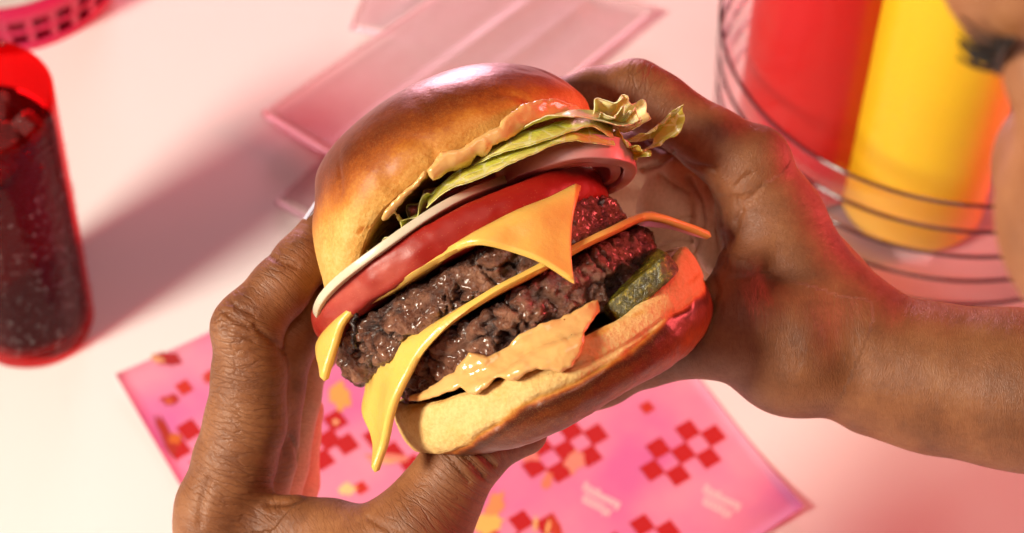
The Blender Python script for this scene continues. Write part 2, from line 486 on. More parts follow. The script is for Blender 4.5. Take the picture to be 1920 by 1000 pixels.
def decal(poly, colr, lift=0.0, name='printed_check'):
    PR_V, PR_F, PR_C = PRINT.setdefault('printed_lettering %d' % len([1 for x in PRINT if x.startswith('printed_l')]) if False else (name if name.startswith('printed_lettering') else '%s %d' % (name, len(PRINT))), ([], [], []))
    pts = [T(u, v, .1) for u, v in poly]; k = len(PR_V)
    ctr = np.mean(pts, 0)
    if len(pts) > 4:
        ring = pts; PR_V.append([ctr[0], ctr[1], mat_h(ctr) + lift]); PR_C.append(colr)
        for p in ring: PR_V.append([p[0], p[1], mat_h(p) + lift]); PR_C.append(colr)
        for i in range(len(ring)): PR_F.append([k, k + 1 + (i + 1) % len(ring), k + 1 + i])
    else:
        for p in pts: PR_V.append([p[0], p[1], mat_h(p) + lift]); PR_C.append(colr)
        PR_F.append([k + 3, k + 2, k + 1, k])
RED = (.50, .012, .014)
def diamond(u, v, s=1.0, colr=RED):
    p, q = np.array([28.0, -16.5]), np.array([19.5, 25.0]); c0 = np.array([u, v]); s *= .5 * 1.06
    decal([tuple(c0 + s * (-p - q)), tuple(c0 + s * (p - q)), tuple(c0 + s * (p + q)), tuple(c0 + s * (-p + q))], colr)
for (u, v) in ((1289, 809), (1337, 818), (1234, 842), (1281, 851), (1328, 860), (1223, 883), (1271, 892),
               (1070, 808), (1117, 816), (1013, 837), (1060, 846), (1106, 856), (1001, 877), (1049, 886),
               (1204, 986), (1252, 997), (1150, 1020), (1196, 1030), (1243, 1040),
               (977, 979), (1026, 987), (920, 1010), (967, 1022),
               (355, 808), (335, 843), (393, 838), (380, 872),
               (629, 790), (617, 826), (605, 863), (650, 834), (704, 822), (773, 874), (735, 850)): diamond(u, v)
for (u, v, s) in ((1213, 765, .62), (346, 729, .72), (677, 916, .62), (395, 705, .5)): diamond(u, v, s, (.60, .035, .018))
def blob(u, v, ru, rv, colr, rot=0, seed=0, lift=.006):
    rng = random.Random(seed + int(u)); P = []
    for k in range(18):
        a = 2 * math.pi * k / 18; r = 1 + .22 * math.sin(3 * a + rng.random() * 6) + .1 * rng.uniform(-1, 1)
        x, y = ru * r * math.cos(a), rv * r * math.sin(a); P.append((u + x * math.cos(rot) - y * math.sin(rot), v + x * math.sin(rot) + y * math.cos(rot)))
    decal(P, colr, lift, 'printed_food')
blob(318, 676, 30, 12, (.42, .02, .02), .1); blob(297, 678, 12, 6, (.78, .40, .18), .3, lift=.012)
blob(322, 752, 18, 9, (.48, .03, .02), -.1); blob(318, 755, 7, 4, (.70, .16, .05), 0, lift=.012)
blob(312, 818, 10, 38, (.42, .03, .015), -.45); blob(328, 825, 12, 10, (.62, .14, .02), 0, lift=.014)
blob(390, 712, 10, 8, (.60, .06, .03), 0)
blob(650, 920, 17, 11, (.90, .68, .30), -.2); blob(638, 745, 20, 24, (.85, .42, .10), 0); blob(629, 793, 6, 6, (.88, .50, .25), 0, lift=.014)
blob(915, 985, 26, 18, (.88, .58, .14), -.3); blob(928, 950, 14, 26, (.80, .34, .12), .4); blob(905, 925, 8, 14, (.78, .28, .06), .3)
blob(1040, 990, 9, 26, (.55, .05, .02), -.4, lift=.012); blob(1004, 985, 4, 14, (.88, .55, .20), .1, lift=.016); blob(1027, 992, 4, 16, (.85, .50, .18), .2, lift=.018)
blob(1078, 868, 16, 22, (.80, .30, .22), .5, lift=.004); blob(1025, 905, 10, 18, (.78, .25, .14), .5, lift=.004)
blob(725, 862, 40, 10, (.78, .28, .20), .05, lift=.004); blob(720, 866, 26, 4, (.84, .48, .20), .05, lift=.010)
blob(985, 852, 26, 14, (.82, .26, .22), .3, lift=.004)
# two lines of small pale lettering, too soft in the photograph to read
def script(u0, v0, nm):
    d = np.array([.90, .44]); nrm = np.array([-.45, .80])
    def stroke(s0, t0, s1, t1, w=5.0):
        p0 = np.array([u0, v0]) + d * s0 + nrm * t0; p1 = np.array([u0, v0]) + d * s1 + nrm * t1
        t = (p1 - p0) / np.linalg.norm(p1 - p0); n_ = np.array([-t[1], t[0]]) * w / 2
        decal([tuple(p0 - n_), tuple(p1 - n_), tuple(p1 + n_), tuple(p0 + n_)], (.90, .62, .66), .004, nm)
    for x, hgt in ((0, -9), (9, 0), (18, 0), (27, -7), (36, 0), (45, 0), (54, 0), (63, 0), (72, 8)):
        stroke(x, min(hgt, 0), x, 10 + max(hgt, 0), 5)
    stroke(-3, -2, 30, 0, 4); stroke(4, 9, 76, 9, 5); stroke(30, 2, 74, 1, 4)
    for x, hgt in ((10, 0), (19, 0), (28, 0), (37, 0), (46, 0), (56, 9), (64, 6)):
        stroke(x, 19 + min(hgt, 0), x, 30 + max(hgt, 0), 5)
    stroke(6, 19, 52, 20, 4); stroke(10, 30, 66, 31, 5)
script(1097, 912, 'printed_lettering a'); script(1323, 917, 'printed_lettering b')
for nm, (pv, pf, pc) in PRINT.items(): obj(nm.split()[0], pv, pf, INK, parent=mat_o, smooth=False, col=np.array(pc))

# ------------------------------------------------------------------ glassine bags at the back
def bag(name, label, c4, h, seed, group):
    cs = [T(u, v, h) for u, v in c4]; nn = 36
    root = thing(name, label, 'paper bag', (*np.mean(cs, 0)[:2], h), group)
    S, Tt = np.meshgrid(np.linspace(0, 1, nn), np.linspace(0, 1, nn), indexing='ij')
    Pt = (cs[0] * ((1 - S) * (1 - Tt))[..., None] + cs[1] * (S * (1 - Tt))[..., None] + cs[2] * (S * Tt)[..., None] + cs[3] * ((1 - S) * Tt)[..., None])
    z = h + .10 + .16 * fbm(np.stack([S.ravel() * 1.2, Tt.ravel() * 5, S.ravel() * 0 + seed], 1), 3, seed).reshape(nn, nn)
    z += .12 * np.exp(-((Tt - .42) / .03) ** 2) + .10 * np.exp(-((Tt - .66) / .025) ** 2)
    Pt[..., 2] = np.maximum(z, h + .03)
    V, Fq = sheet(Pt, .02)
    obj('paper_panel', V, Fq, GLASS_PAPER, root)
    def strip(s0, s1, t0, t1, w):
        n2 = 24; a = np.linspace(0, 1, n2)
        ss = s0 + (s1 - s0) * a; tt = t0 + (t1 - t0) * a
        def at(s, t): return cs[0] * (1 - s) * (1 - t) + cs[1] * s * (1 - t) + cs[2] * s * t + cs[3] * (1 - s) * t
        ctr = at(.5, .5); L = np.array([at(s, t) for s, t in zip(ss, tt)])
        inn = L + (ctr - L) / np.linalg.norm(ctr - L, axis=1, keepdims=True) * w
        L[:, 2] = inn[:, 2] = h + .34
        V, Fq = sheet(np.stack([L, inn]), .03); obj('folded_edge', V, Fq, BAG_EDGE, root)
    strip(0, 0, 0, 1, .55); strip(1, 1, 0, 1, .4)
    strip(0, 1, 0, 0, .18); strip(0, 1, 1, 1, .18)
    return root
m = M('glassine_paper'); v = m.coords()
n = m.noise(v, .8, 4, .6); m.color(m.mix(n, (.80, .56, .60), (.86, .68, .70))); m.set(Roughness=.35); m.bump(m.noise(v, 2.5, 5, .65), .25, .002)
m.b.inputs['Alpha'].default_value = .58
GLASS_PAPER = m.m
m = M('glassine_fold'); m.color((.86, .76, .74)); m.set(Roughness=.45); m.b.inputs['Alpha'].default_value = .85; BAG_EDGE = m.m
bag('glassine_bag', 'translucent pink paper bag at the bottom of the pile behind the bun', [(515, 385), (1010, -85), (1090, 40), (690, 480)], .0, 11, None)
bag('glassine_bag', 'translucent pink paper bag with its end under the top bag, farther from the viewer', [(655, 60), (760, -190), (1185, -90), (930, 110)], .36, 12, None)
bag('glassine_bag', 'topmost translucent pink paper bag reaching behind the bun to the right hand', [(490, 218), (905, -62), (1222, 26), (770, 395)], .75, 13, None)

# ------------------------------------------------------------------ plastic basket, far left
def stadium(c, r, n, L=12.0):
    P = []
    for k in range(n):
        a = 2 * math.pi * k / n; x, y = r * math.cos(a), r * math.sin(a)
        P.append(np.array([c[0] + x - (L if x < 0 else 0) * (1 if x < 0 else 0), c[1] + y, c[2]]))
    return P
bc = T(24, -32); r0, r1, hb = 6.6, 7.6, 4.2
bm_ = simple('pink_plastic', (.62, .02, .10), .32, .12, .6, Transmission_Weight=.12)
bk = thing('food_basket', 'hot pink plastic food basket with slotted sides at the top left', 'basket', (bc[0], bc[1], 0))
def ringband(name, ha, hbn, t=.28, n=96, parent=bk, mat=bm_):
    ra, rb = lerp(r0, r1, ha / hb), lerp(r0, r1, hbn / hb); pr_ = [(ra, ha), (rb, hbn), (rb - t, hbn), (ra - t, ha), (ra, ha)]
    G = []
    for r, h in pr_: G.append(stadium((bc[0], bc[1], h), r, n))
    V = np.array(G).reshape(-1, 3); return obj(name, V, grid_faces(len(pr_), n, wrap_m=True)[:, ::-1], mat, parent, smooth=False)
r0, r1 = 6.0, 7.0; ringband('inner_wall', .3, 3.6, .1); r0, r1 = 6.6, 7.6; ringband('bottom_band', .0, .75); ringband('middle_band', 1.75, 2.05, .24); ringband('rim', 3.0, 4.2, .42)
for k in range(30):
    a = 2 * math.pi * (k + .3) / 30; h0, h1 = .6, 3.1; da = .034
    P = []
    for h in (h0, h1):
        for t in (0, .22):
            r = lerp(r0, r1, h / hb) - t - .02
            for s in (-da, da):
                x, y = r * math.cos(a + s), r * math.sin(a + s)
                P.append([bc[0] + x - (12 if math.cos(a) < 0 else 0), bc[1] + y, h])
    obj('slat', P, [[0, 1, 5, 4], [2, 6, 7, 3], [0, 4, 6, 2], [1, 3, 7, 5], [0, 2, 3, 1], [4, 5, 7, 6]], bm_, bk, smooth=False)
fl = np.array(stadium((bc[0], bc[1], .05), r0 - .1, 96)); obj('basket_floor', np.vstack([fl, fl + [0, 0, .25]]),
    [list(range(96))[::-1], list(range(96, 192))] + [[i, (i + 1) % 96, 96 + (i + 1) % 96, 96 + i] for i in range(96)], bm_, bk, smooth=False)
nn = 60; ang = np.linspace(0, 2 * math.pi, nn, endpoint=False); G = []
for k, (r, h) in enumerate(((.5, .5), (2.5, .55), (4.0, .6), (5.0, .75), (5.6, 1.0))):
    G.append([[bc[0] + r * math.cos(a) + (-12 if math.cos(a) < 0 else 0), bc[1] + r * math.sin(a), h + .25 * math.sin(7 * a + k) * (k / 4)] for a in ang])
V = np.array(G).reshape(-1, 3)
ln = obj('basket_liner', V, grid_faces(5, nn, wrap_m=True), simple('liner_paper', (.82, .74, .70), .6, .05), None)
tag(ln, 'white crumpled paper liner inside the pink basket', 'paper liner')

# ------------------------------------------------------------------ tumbler of cola
gb = T(64, 606)
def mk_cup():
    m = clear('red_tumbler_plastic', (.88, .09, .10), .08, 1.4, .5, (1, .75, .8), .012, (.62, .02, .025)); v = m.coords()
    bumps = m.voro(v, 3.0, 'SMOOTH_F1'); bp = m.n('ShaderNodeBump', i_Strength=.2, i_Distance=.003); m.l(m.math('ADD', bumps, m.math('MULTIPLY', m.noise(v, 1.6, 3), .8)), bp.inputs['Height'])
    m.l(bp.outputs[0], m.gl.inputs['Normal']); m.l(bp.outputs[0], m.fr.inputs['Normal']); return m.m
cup = thing('cola_tumbler', 'red pebbled plastic tumbler of iced cola at the left edge', 'drink', (gb[0], gb[1], 0))
CUPM = mk_cup(); Hc_, Rt, Rb = 16.9, 4.2, 3.25
prof = [(0.001, .05), (Rb - .25, .05), (Rb, .3)]
for i in range(1, 25): prof.append((lerp(Rb, Rt, i / 24) - (.0 if i < 22 else 0), .3 + (Hc_ - .3) * i / 24))
prof += [(Rt - .08, Hc_ + .07), (Rt - .2, Hc_)]
for i in range(23, -1, -1): prof.append((lerp(Rb, Rt, i / 24) - .24, .9 + (Hc_ - .9) * i / 24))
prof += [(0.001, .9)]
V, Fq = lathe(gb, prof, 128); obj('cup', V, Fq, CUPM, cup)
m = clear('cola', (.62, .05, .06), .04, 1.33, 1.0, (1, .8, .8), .55, (.014, .003, .006))
hl = 14.2; rl = lerp(Rb, Rt, hl / Hc_) - .30
prof = [(.001, 1.0), (Rb - .28, 1.0)] + [(lerp(Rb, Rt, (1 + (hl - 1) * i / 12) / Hc_) - .28, 1 + (hl - 1) * i / 12) for i in range(13)] + [(rl * f, hl - .08 * (1 - f)) for f in (.9, .6, .3, .001)]
V, Fq = lathe(gb, prof, 96); obj('cola', V, Fq, m.m, cup)
def cube_ice(c, s, rot, seed):
    F_ = Field([c - s, c + s], [s], .09)
    R = np.array(Matrix.Rotation(rot, 3, (math.sin(seed), math.cos(seed * 2), .7)))
    sl, P = F_._box(c - 1.8 * s, c + 1.8 * s); L = np.abs((P - c) @ R)
    d = np.linalg.norm(np.maximum(L - s * .62, 0), axis=-1) + np.minimum((L - s * .62).max(-1), 0) - s * .3
    F_.blend(sl, d, .05); return F_.mesh(3)
ICE = M('ice').set(Roughness=.08, Transmission_Weight=.85, IOR=1.25).color((.72, .16, .16)).m
for k, (dx, dy, s, rot, dz) in enumerate(((1.2, -.6, 1.05, .5, .15), (2.35, .5, .9, 1.3, .0), (.4, 1.5, 1.0, 2.1, .2), (-1.3, .2, 1.1, .9, .1), (1.4, -2.1, .85, 1.9, .1), (-.6, -2.0, 1.0, .2, .05), (-1.6, 2.0, 1.0, 2.8, .1))):
    V, Fq = cube_ice(np.array([gb[0] + dx, gb[1] + dy, hl + dz]), s, rot, k); obj('ice_cube', V, Fq, ICE, cup)
DROP = clear('condensation', (.85, .45, .45), .05, 1.5, 1.6).m
rng = random.Random(4); DV, DF = [], []
ico = [(0, 0, 1), (.9, 0, .35), (.28, .85, .35), (-.73, .53, .35), (-.73, -.53, .35), (.28, -.85, .35)]
for k in range(420):
    a = rng.uniform(-2.6, .9); h = rng.uniform(.8, 12.8); r = lerp(Rb, Rt, h / Hc_) + .0; s = rng.choice((.05, .06, .07, .09, .13))
    nrm = np.array([math.cos(a), math.sin(a), 0]); t = np.array([-math.sin(a), math.cos(a), 0]); up = np.array([0, 0, 1.])
    base = gb + nrm * r + up * h; k0 = len(DV)
    for (x, y, z) in ico: DV.append(base + t * x * s + up * y * s * rng.uniform(1, 1.5) + nrm * z * s * .8)
    DF += [[k0, k0 + 1 + i, k0 + 1 + (i + 1) % 5] for i in range(5)]
dr = obj('condensation', DV, DF, DROP, cup); dr['kind'] = 'stuff'

# ------------------------------------------------------------------ condiment caddy and squeeze bottles
cy = T(1738, 300); cy[2] = 0
Rc = 12.4
ACR = clear('clear_acrylic', (1.0, .93, .94), .02, 1.5, 1.5, (1, .88, .90)).m
EDGE = M('dark_refraction').set(Roughness=.08, Specular_IOR_Level=1.0).color((.055, .010, .016)).m  # added dark rings stand in for the lines that the clear ridges refract
caddy = thing('condiment_tray', 'clear ribbed acrylic round tray holding the red and yellow bottles', 'tray', cy)
for k in range(5):
    h0 = .05 + k * 2.05; R_ = Rc + .10 * k
    prof = []
    for t in np.linspace(0, 2 * math.pi, 21)[:-1]:
        x, y = math.cos(t), math.sin(t)
        x = math.copysign(abs(x) ** .55, x); y = math.copysign(abs(y) ** .6, y)
        prof.append((R_ - .20 + (.20 if x < 0 else .20 + .0 * y) * x, h0 + 1.01 + 1.01 * y))
    prof.append(prof[0])
    V, Fq = lathe(cy, prof, 160); rb_ = obj('rib', V, Fq, ACR, caddy)
    prof = [(R_ + .03 + .10 * math.cos(t), h0 + 2.0 + .10 * math.sin(t)) for t in np.linspace(0, 2 * math.pi, 13)]
    V, Fq = lathe(cy, prof, 160); obj('refraction_line', V, Fq, EDGE, rb_)
prof = [(.001, .06), (Rc - 1.2, .06), (Rc - 1.2, .40), (.001, .40)]
V, Fq = lathe(cy, prof, 96); obj('tray_floor', V, Fq, ACR, caddy)
def bottle(name, label, base, R, H, colr):
    b = thing(name, label, 'squeeze bottle', (base[0], base[1], .42), 'squeeze bottles in the acrylic tray')
    mm = M(name + '_plastic'); v = mm.coords()
    mm.color(mm.mix(mm.noise(v, .25, 2), tuple(x * .93 for x in colr), colr)); mm.set(Roughness=.28, Specular_IOR_Level=.5); mm.sss(.15, .01, (1, .6, .3))
    c = (base[0], base[1], .42)
    prof = [(.001, 0), (R - .7, 0), (R - .25, .12), (R, .55), (R, 1.2), (R, H * .5), (R, H - 2.2), (R - .25, H - 1.1), (R - .9, H - .35), (R - 1.5, H), (R - 1.5, H + .4)]
    pp = spline(prof[1:], 60).tolist(); V, Fq = lathe(c, [prof[0]] + pp + [(.001, H + .4)], 96); obj('bottle_body', V, Fq, mm.m, b)
    prof = [(.001, H + .3), (R - 1.2, H + .3), (R - 1.15, H + 1.8), (R - 1.6, H + 2.1), (.75, H + 2.5), (.22, H + 6.2), (.16, H + 6.3), (.001, H + 6.3)]
    V, Fq = lathe(c, prof, 64); obj('nozzle_cap', V, Fq, mm.m, b)
bottle('ketchup_bottle', 'red squeeze bottle standing behind the yellow one in the tray', T(1500, 305, .42), 3.9, 23, (.62, .016, .012))
bottle('mustard_bottle', 'yellow squeeze bottle standing at the front of the tray', T(1708, 376, .42), 4.0, 23, (.90, .63, .020))

# ================================================================== the burger
burger = thing('cheeseburger', 'double cheeseburger with lettuce, onion and tomato held between two hands', 'burger', C(1010, 800, 0))
def frame(L, R, tilt, z=0.0, zl=0.0, zr=0.0):
    """disc frame: left and right end of the disc in photo pixels; tilt>0 lifts the near edge; returns centre, axes, half length"""
    a, b = C(L[0], L[1], z + zl), C(R[0], R[1], z + zr)
    c = (a + b) / 2; ex = b - a; hl_ = np.linalg.norm(ex) / 2; ex /= 2 * hl_
    away = -BACK - ((-BACK) @ ex) * ex; away /= np.linalg.norm(away)
    ez = np.cross(ex, away); ez /= np.linalg.norm(ez)
    t = math.radians(-tilt)
    ey = away * math.cos(t) + ez * math.sin(t); ez2 = np.cross(ex, ey)
    return c, ex, ey, ez2, hl_
def slab(fr, prof, nphi=240, b=None, a=None, rfun=None, bend=None):
    """revolve profile rows (r in 0..1, h cm) from the top pole round the rim to the bottom pole"""
    c, ex, ey, ez, hl_ = fr; a = a or hl_; b = b or a
    ph = np.linspace(0, 2 * math.pi, nphi, endpoint=False)
    pr_ = np.asarray(prof, float)
    Rr, PH = np.meshgrid(pr_[:, 0], ph, indexing='ij'); Hh = np.repeat(pr_[:, 1][:, None], nphi, 1)
    K = np.repeat(np.arange(len(pr_))[:, None] / (len(pr_) - 1.0), nphi, 1)
    mod = rfun(PH) if rfun else 1.0
    X = a * Rr * np.cos(PH) * mod; Y = b * Rr * np.sin(PH) * mod
    if bend is not None: Hh = Hh + (bend(X, Y, Hh) if bend.__code__.co_argcount == 3 else bend(X, Y))
    Lc = np.stack([X.ravel(), Y.ravel(), Hh.ravel()], 1)
    V = c + Lc[:, :1] * ex + Lc[:, 1:2] * ey + Lc[:, 2:] * ez
    Fq = grid_faces(len(pr_), nphi, wrap_m=True)[:, ::-1]
    return V, Fq, Lc, PH.ravel(), K.ravel()
def fixn(V, Fq):
    """make faces point outwards"""
    c = V.mean(0); n = np.cross(V[Fq[:, 2]] - V[Fq[:, 0]], V[Fq[:, 3]] - V[Fq[:, 1]])
    if ((V[Fq].mean(1) - c) * n).sum() < 0: Fq = Fq[:, ::-1]
    return Fq

# ---- bun
def bun_material():
    m = M('bun_bread'); v = m.coords(); crust = m.attr('crust', 'Fac')
    n1 = m.noise(v, 1.1, 4, .62); n2 = m.noise(v, 9, 4, .6); n3 = m.noise(v, 30, 2, .6)
    t = m.math('ADD', crust, m.math('MULTIPLY', m.math('SUBTRACT', n1, .5), .34))
    t = m.math('ADD', t, m.math('MULTIPLY', m.math('SUBTRACT', n2, .5), .30))
    c = m.ramp(t, [(.0, (.76, .52, .20)), (.20, (.66, .34, .075)), (.38, (.50, .175, .018)), (.56, (.33, .078, .008)), (.76, (.17, .030, .005)), (1.0, (.07, .012, .004))])
    c = m.mix(m.math('MULTIPLY', m.math('SUBTRACT', n3, .5), .5), c, (.85, .55, .2))
    m.color(c)
    cell = m.voro(v, 7.0, 'F1'); crumb = m.math('SUBTRACT', 1.0, m.math('SMOOTH_MIN', m.math('MULTIPLY', crust, 2.6), 1.0, .2))
    h = m.math('ADD', m.math('MULTIPLY', m.math('ADD', m.noise(v, 14, 5, .7), m.math('MULTIPLY', cell, .7)), m.math('ADD', .12, m.math('MULTIPLY', crumb, 1.3))), m.math('MULTIPLY', m.noise(v, 2.2, 4), .5))
    m.bump(h, .42, .0009)
    rr = m.math('SUBTRACT', .75, m.math('MULTIPLY', m.math('SMOOTH_MIN', m.math('MULTIPLY', crust, 1.4), 1.0, .2), .42)); m.l(rr, m.b.inputs['Roughness'])
    m.set(Specular_IOR_Level=.45); return m.m
BUN = bun_material()
# crown
fr = frame((586, 572), (1120, 222), 12, z=-.5)
prof = [(.001, 4.05), (.18, 4.02), (.38, 3.86), (.58, 3.48), (.76, 2.86), (.90, 2.05), (.985, 1.15), (1.0, .62), (.975, .22), (.945, .0), (.90, -.03), (.6, .25), (.3, .4), (.001, .4)]
pp = np.vstack([[.001, 4.05], spline(prof[1:10], 70), spline(prof[9:], 16)[1:]])
V, Fq, Lc, PH, K = slab(fr, pp, 320, b=5.2, bend=lambda X, Y, Hq: (.34 * (1 - (X / 5.9) ** 2) - .12 + .06 * np.sin(X * 1.1 + 1) - 1.9 * sstep(-1.6, -5.8, X)) * sstep(4.4, 1.0, Hq))
Fq = fixn(V, Fq)
N = vnormals(V, Fq)
side = sstep(3.6, .4, Lc[:, 2])
d = .12 * fbm(V * .30, 2, 3) + .025 * fbm(V * 1.4, 3, 9) * (.3 + side)
d += -.07 * side * np.exp(-((np.abs(fbm(np.stack([PH * 3.2, Lc[:, 2] * .4, PH * 0], 1), 2, 21)) / .10) ** 2))        # shallow folds near the cut
d += -.55 * np.exp(-(((Lc[:, 0] + 5.2) / 1.1) ** 2 + ((Lc[:, 1] + .5) / 1.6) ** 2))            # pressed by the left fingers
d += -.25 * np.exp(-(((Lc[:, 0] + 3.9) / .5) ** 2)) * sstep(1.2, 3.2, Lc[:, 2])                 # faint facet
V = V + N * d[:, None]
edge = .92 - .05 * np.sin(PH * 2)
crust = sstep(.2, 3.0, Lc[:, 2] + .4 * fbm(V * .8, 3, 31) - .05 + .55 * np.cos(PH + .9))  # browner with height; light on the left side is put in as paler colour
crust = .19 + .66 * crust + .10 * sstep(3.2, 4.4, Lc[:, 2])
under = (K > 70.0 / 85)
crust = np.where(under, .30 + .25 * fbm(V * 1.6, 3, 8), crust)
crust += .25 * np.exp(-(Lc[:, 2] / .08) ** 2) * (vnoise(V * 3, 3) > .2) * (~under)
top_bun = obj('top_bun', V, Fq, BUN, burger, attrs={'crust': crust})
# heel
fr = frame((728, 770), (1312, 504), -3.5, z=-.2, zr=.2)
prof = [(.001, -.25), (.3, -.25), (.6, -.2), (.86, -.08), (.93, .0), (.965, -.10), (.99, -.40), (1.0, -.85), (.995, -1.3), (.96, -1.75), (.88, -2.08), (.74, -2.28), (.4, -2.34), (.001, -2.34)]
pp = np.vstack([spline(prof[:5], 16), spline(prof[4:13], 80)[1:], [.001, -2.34]])
V, Fq, Lc, PH, K = slab(fr, pp, 360, b=5.3, rfun=lambda p: 1 + .012 * np.sin(3 * p + 1) + .008 * np.sin(7 * p),
                        bend=lambda X, Y, Hq: .07 * np.sin(X * .9) + 1.0 * sstep(2.2, 5.6, X) * sstep(-3.2, 0, Hq) + .25 * sstep(-1, -5.5, X) * sstep(-1, -2.3, Hq))
Fq = fixn(V, Fq); N = vnormals(V, Fq)
hh = Lc[:, 2]
bnd = -.95 - .95 * sstep(-1.0, -5.4, Lc[:, 0]) + .50 * sstep(1.0, 5.0, Lc[:, 0])
t = bnd - hh + .22 * fbm(V * 1.1, 4, 5)
crust = .06 + .76 * sstep(-.10, .35, t) - .12 * sstep(.7, 1.2, t)
crust += .28 * np.exp(-((t - .25) / .16) ** 2)
crust += (.22 * sstep(.2, .9, vnoise(V * 1.5, 77) + .4)) * np.exp(-((hh + .02) / .07) ** 2)
crust = np.where(K < .14, .42 + .3 * fbm(V * 1.5, 3, 2), crust)
crumbmask = sstep(.1, -.2, t) * (K > .14)
d = .10 * fbm(V * .5, 3, 13) + .05 * fbm(V * 1.8, 3, 19)
d += crumbmask * (.03 * fbm(V * 3.0, 3, 41) - .10 * np.exp(-((hh + .52 + .18 * np.sin(Lc[:, 0] * .8)) / .07) ** 2) * sstep(-1.5, 1.0, Lc[:, 0]))
d += -.10 * np.exp(-((t - .05) / .12) ** 2) * sstep(-.2, .4, vnoise(V * 1.3, 61))
V = V + N * d[:, None]
bottom_bun = obj('bottom_bun', V, Fq, BUN, burger, attrs={'crust': crust})

# ---- patties
def patty_material():
    m = M('beef'); v = m.coords(); cav = m.attr('cav', 'Fac')
    n1 = m.noise(v, 1.0, 5, .6); n2 = m.noise(v, 6, 5, .65)
    c = m.ramp(m.math('ADD', m.math('MULTIPLY', n1, .6), m.math('MULTIPLY', n2, .4)), [(.28, (.070, .018, .009)), (.42, (.21, .070, .036)), (.55, (.46, .195, .110)), (.70, (.70, .38, .24))])
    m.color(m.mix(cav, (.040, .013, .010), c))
    e = m.voro(v, 3.2, 'SMOOTH_F1'); h = m.math('ADD', m.math('MULTIPLY', m.noise(v, 5, 6, .7, .6), .9), m.math('MULTIPLY', e, -.25))
    h = m.math('ADD', h, m.math('MULTIPLY', m.noise(v, 18, 4, .7), .30))
    m.bump(h, 1.0, .0026); m.set(Specular_IOR_Level=.6, Coat_Weight=.45, Coat_Roughness=.16)
    m.l(m.math('ADD', .12, m.math('MULTIPLY', n2, .36)), m.b.inputs['Roughness']); return m.m
BEEF = patty_material()
def patty(L, R, thick, tilt, z, seed, b=5.0):
    fr = frame(L, R, tilt, z); t = thick / 2
    prof = [(.001, t), (.5, t), (.85, t * .98), (.95, t * .86), (.992, t * .5), (1.0, 0), (.985, -t * .55), (.94, -t * .9), (.85, -t), (.5, -t), (.001, -t)]
    pp = np.vstack([spline(prof[:3], 10), spline(prof[2:9], 74)[1:], spline(prof[8:], 10)[1:]])
    V, Fq, Lc, PH, K = slab(fr, pp, 520, b=b, rfun=lambda p: 1 + .02 * np.sin(3 * p + seed) + .02 * np.sin(5 * p + 2 * seed))
    Fq = fixn(V, Fq); N = vnormals(V, Fq)
    Q = V + .75 * np.stack([fbm(V * 1.3 + s * 7, 3, seed + s) for s in range(3)], 1)
    w1, w1b = worley(Q * 1.15, seed); w2, w2b = worley(Q * 2.6, seed + 5)
    lump = .18 * (1 - np.clip(w1, 0, 1)) + .15 * (1 - np.clip(w2, 0, 1)) + .20 * fbm(V * 2.6, 4, seed) + .16 * fbm(V * 1.0, 2, seed + 4)
    fis = np.exp(-((w1b - w1) / .07) ** 2) * sstep(-.2, .3, vnoise(V * 1.1, seed + 9))
    gap = sstep(.15, .55, fbm(V * .9 + 3, 3, seed + 50))
    d = lump - .20 - .22 * fis - .30 * gap
    V = V + N * d[:, None]
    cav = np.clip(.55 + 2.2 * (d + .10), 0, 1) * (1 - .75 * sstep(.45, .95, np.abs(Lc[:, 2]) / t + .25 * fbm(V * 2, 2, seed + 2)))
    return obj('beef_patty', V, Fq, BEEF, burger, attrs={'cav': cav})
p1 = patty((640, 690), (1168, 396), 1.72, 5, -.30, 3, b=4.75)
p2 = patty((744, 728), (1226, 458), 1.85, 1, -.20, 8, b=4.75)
# crisp burnt strand on the upper patty
P = spline([C(668, 652, 3.6), C(662, 634, 3.9), C(668, 618, 4.1), C(663, 604, 4.1), C(667, 590, 4.2)], 24)
P = P + .03 * np.random.RandomState(3).randn(*P.shape)
V, f = tube(P, .055 + .03 * np.abs(np.sin(np.arange(24) * 1.7)), 7); obj('burnt_crumb', V, f, simple('char', (.02, .008, .006), .4), p1)

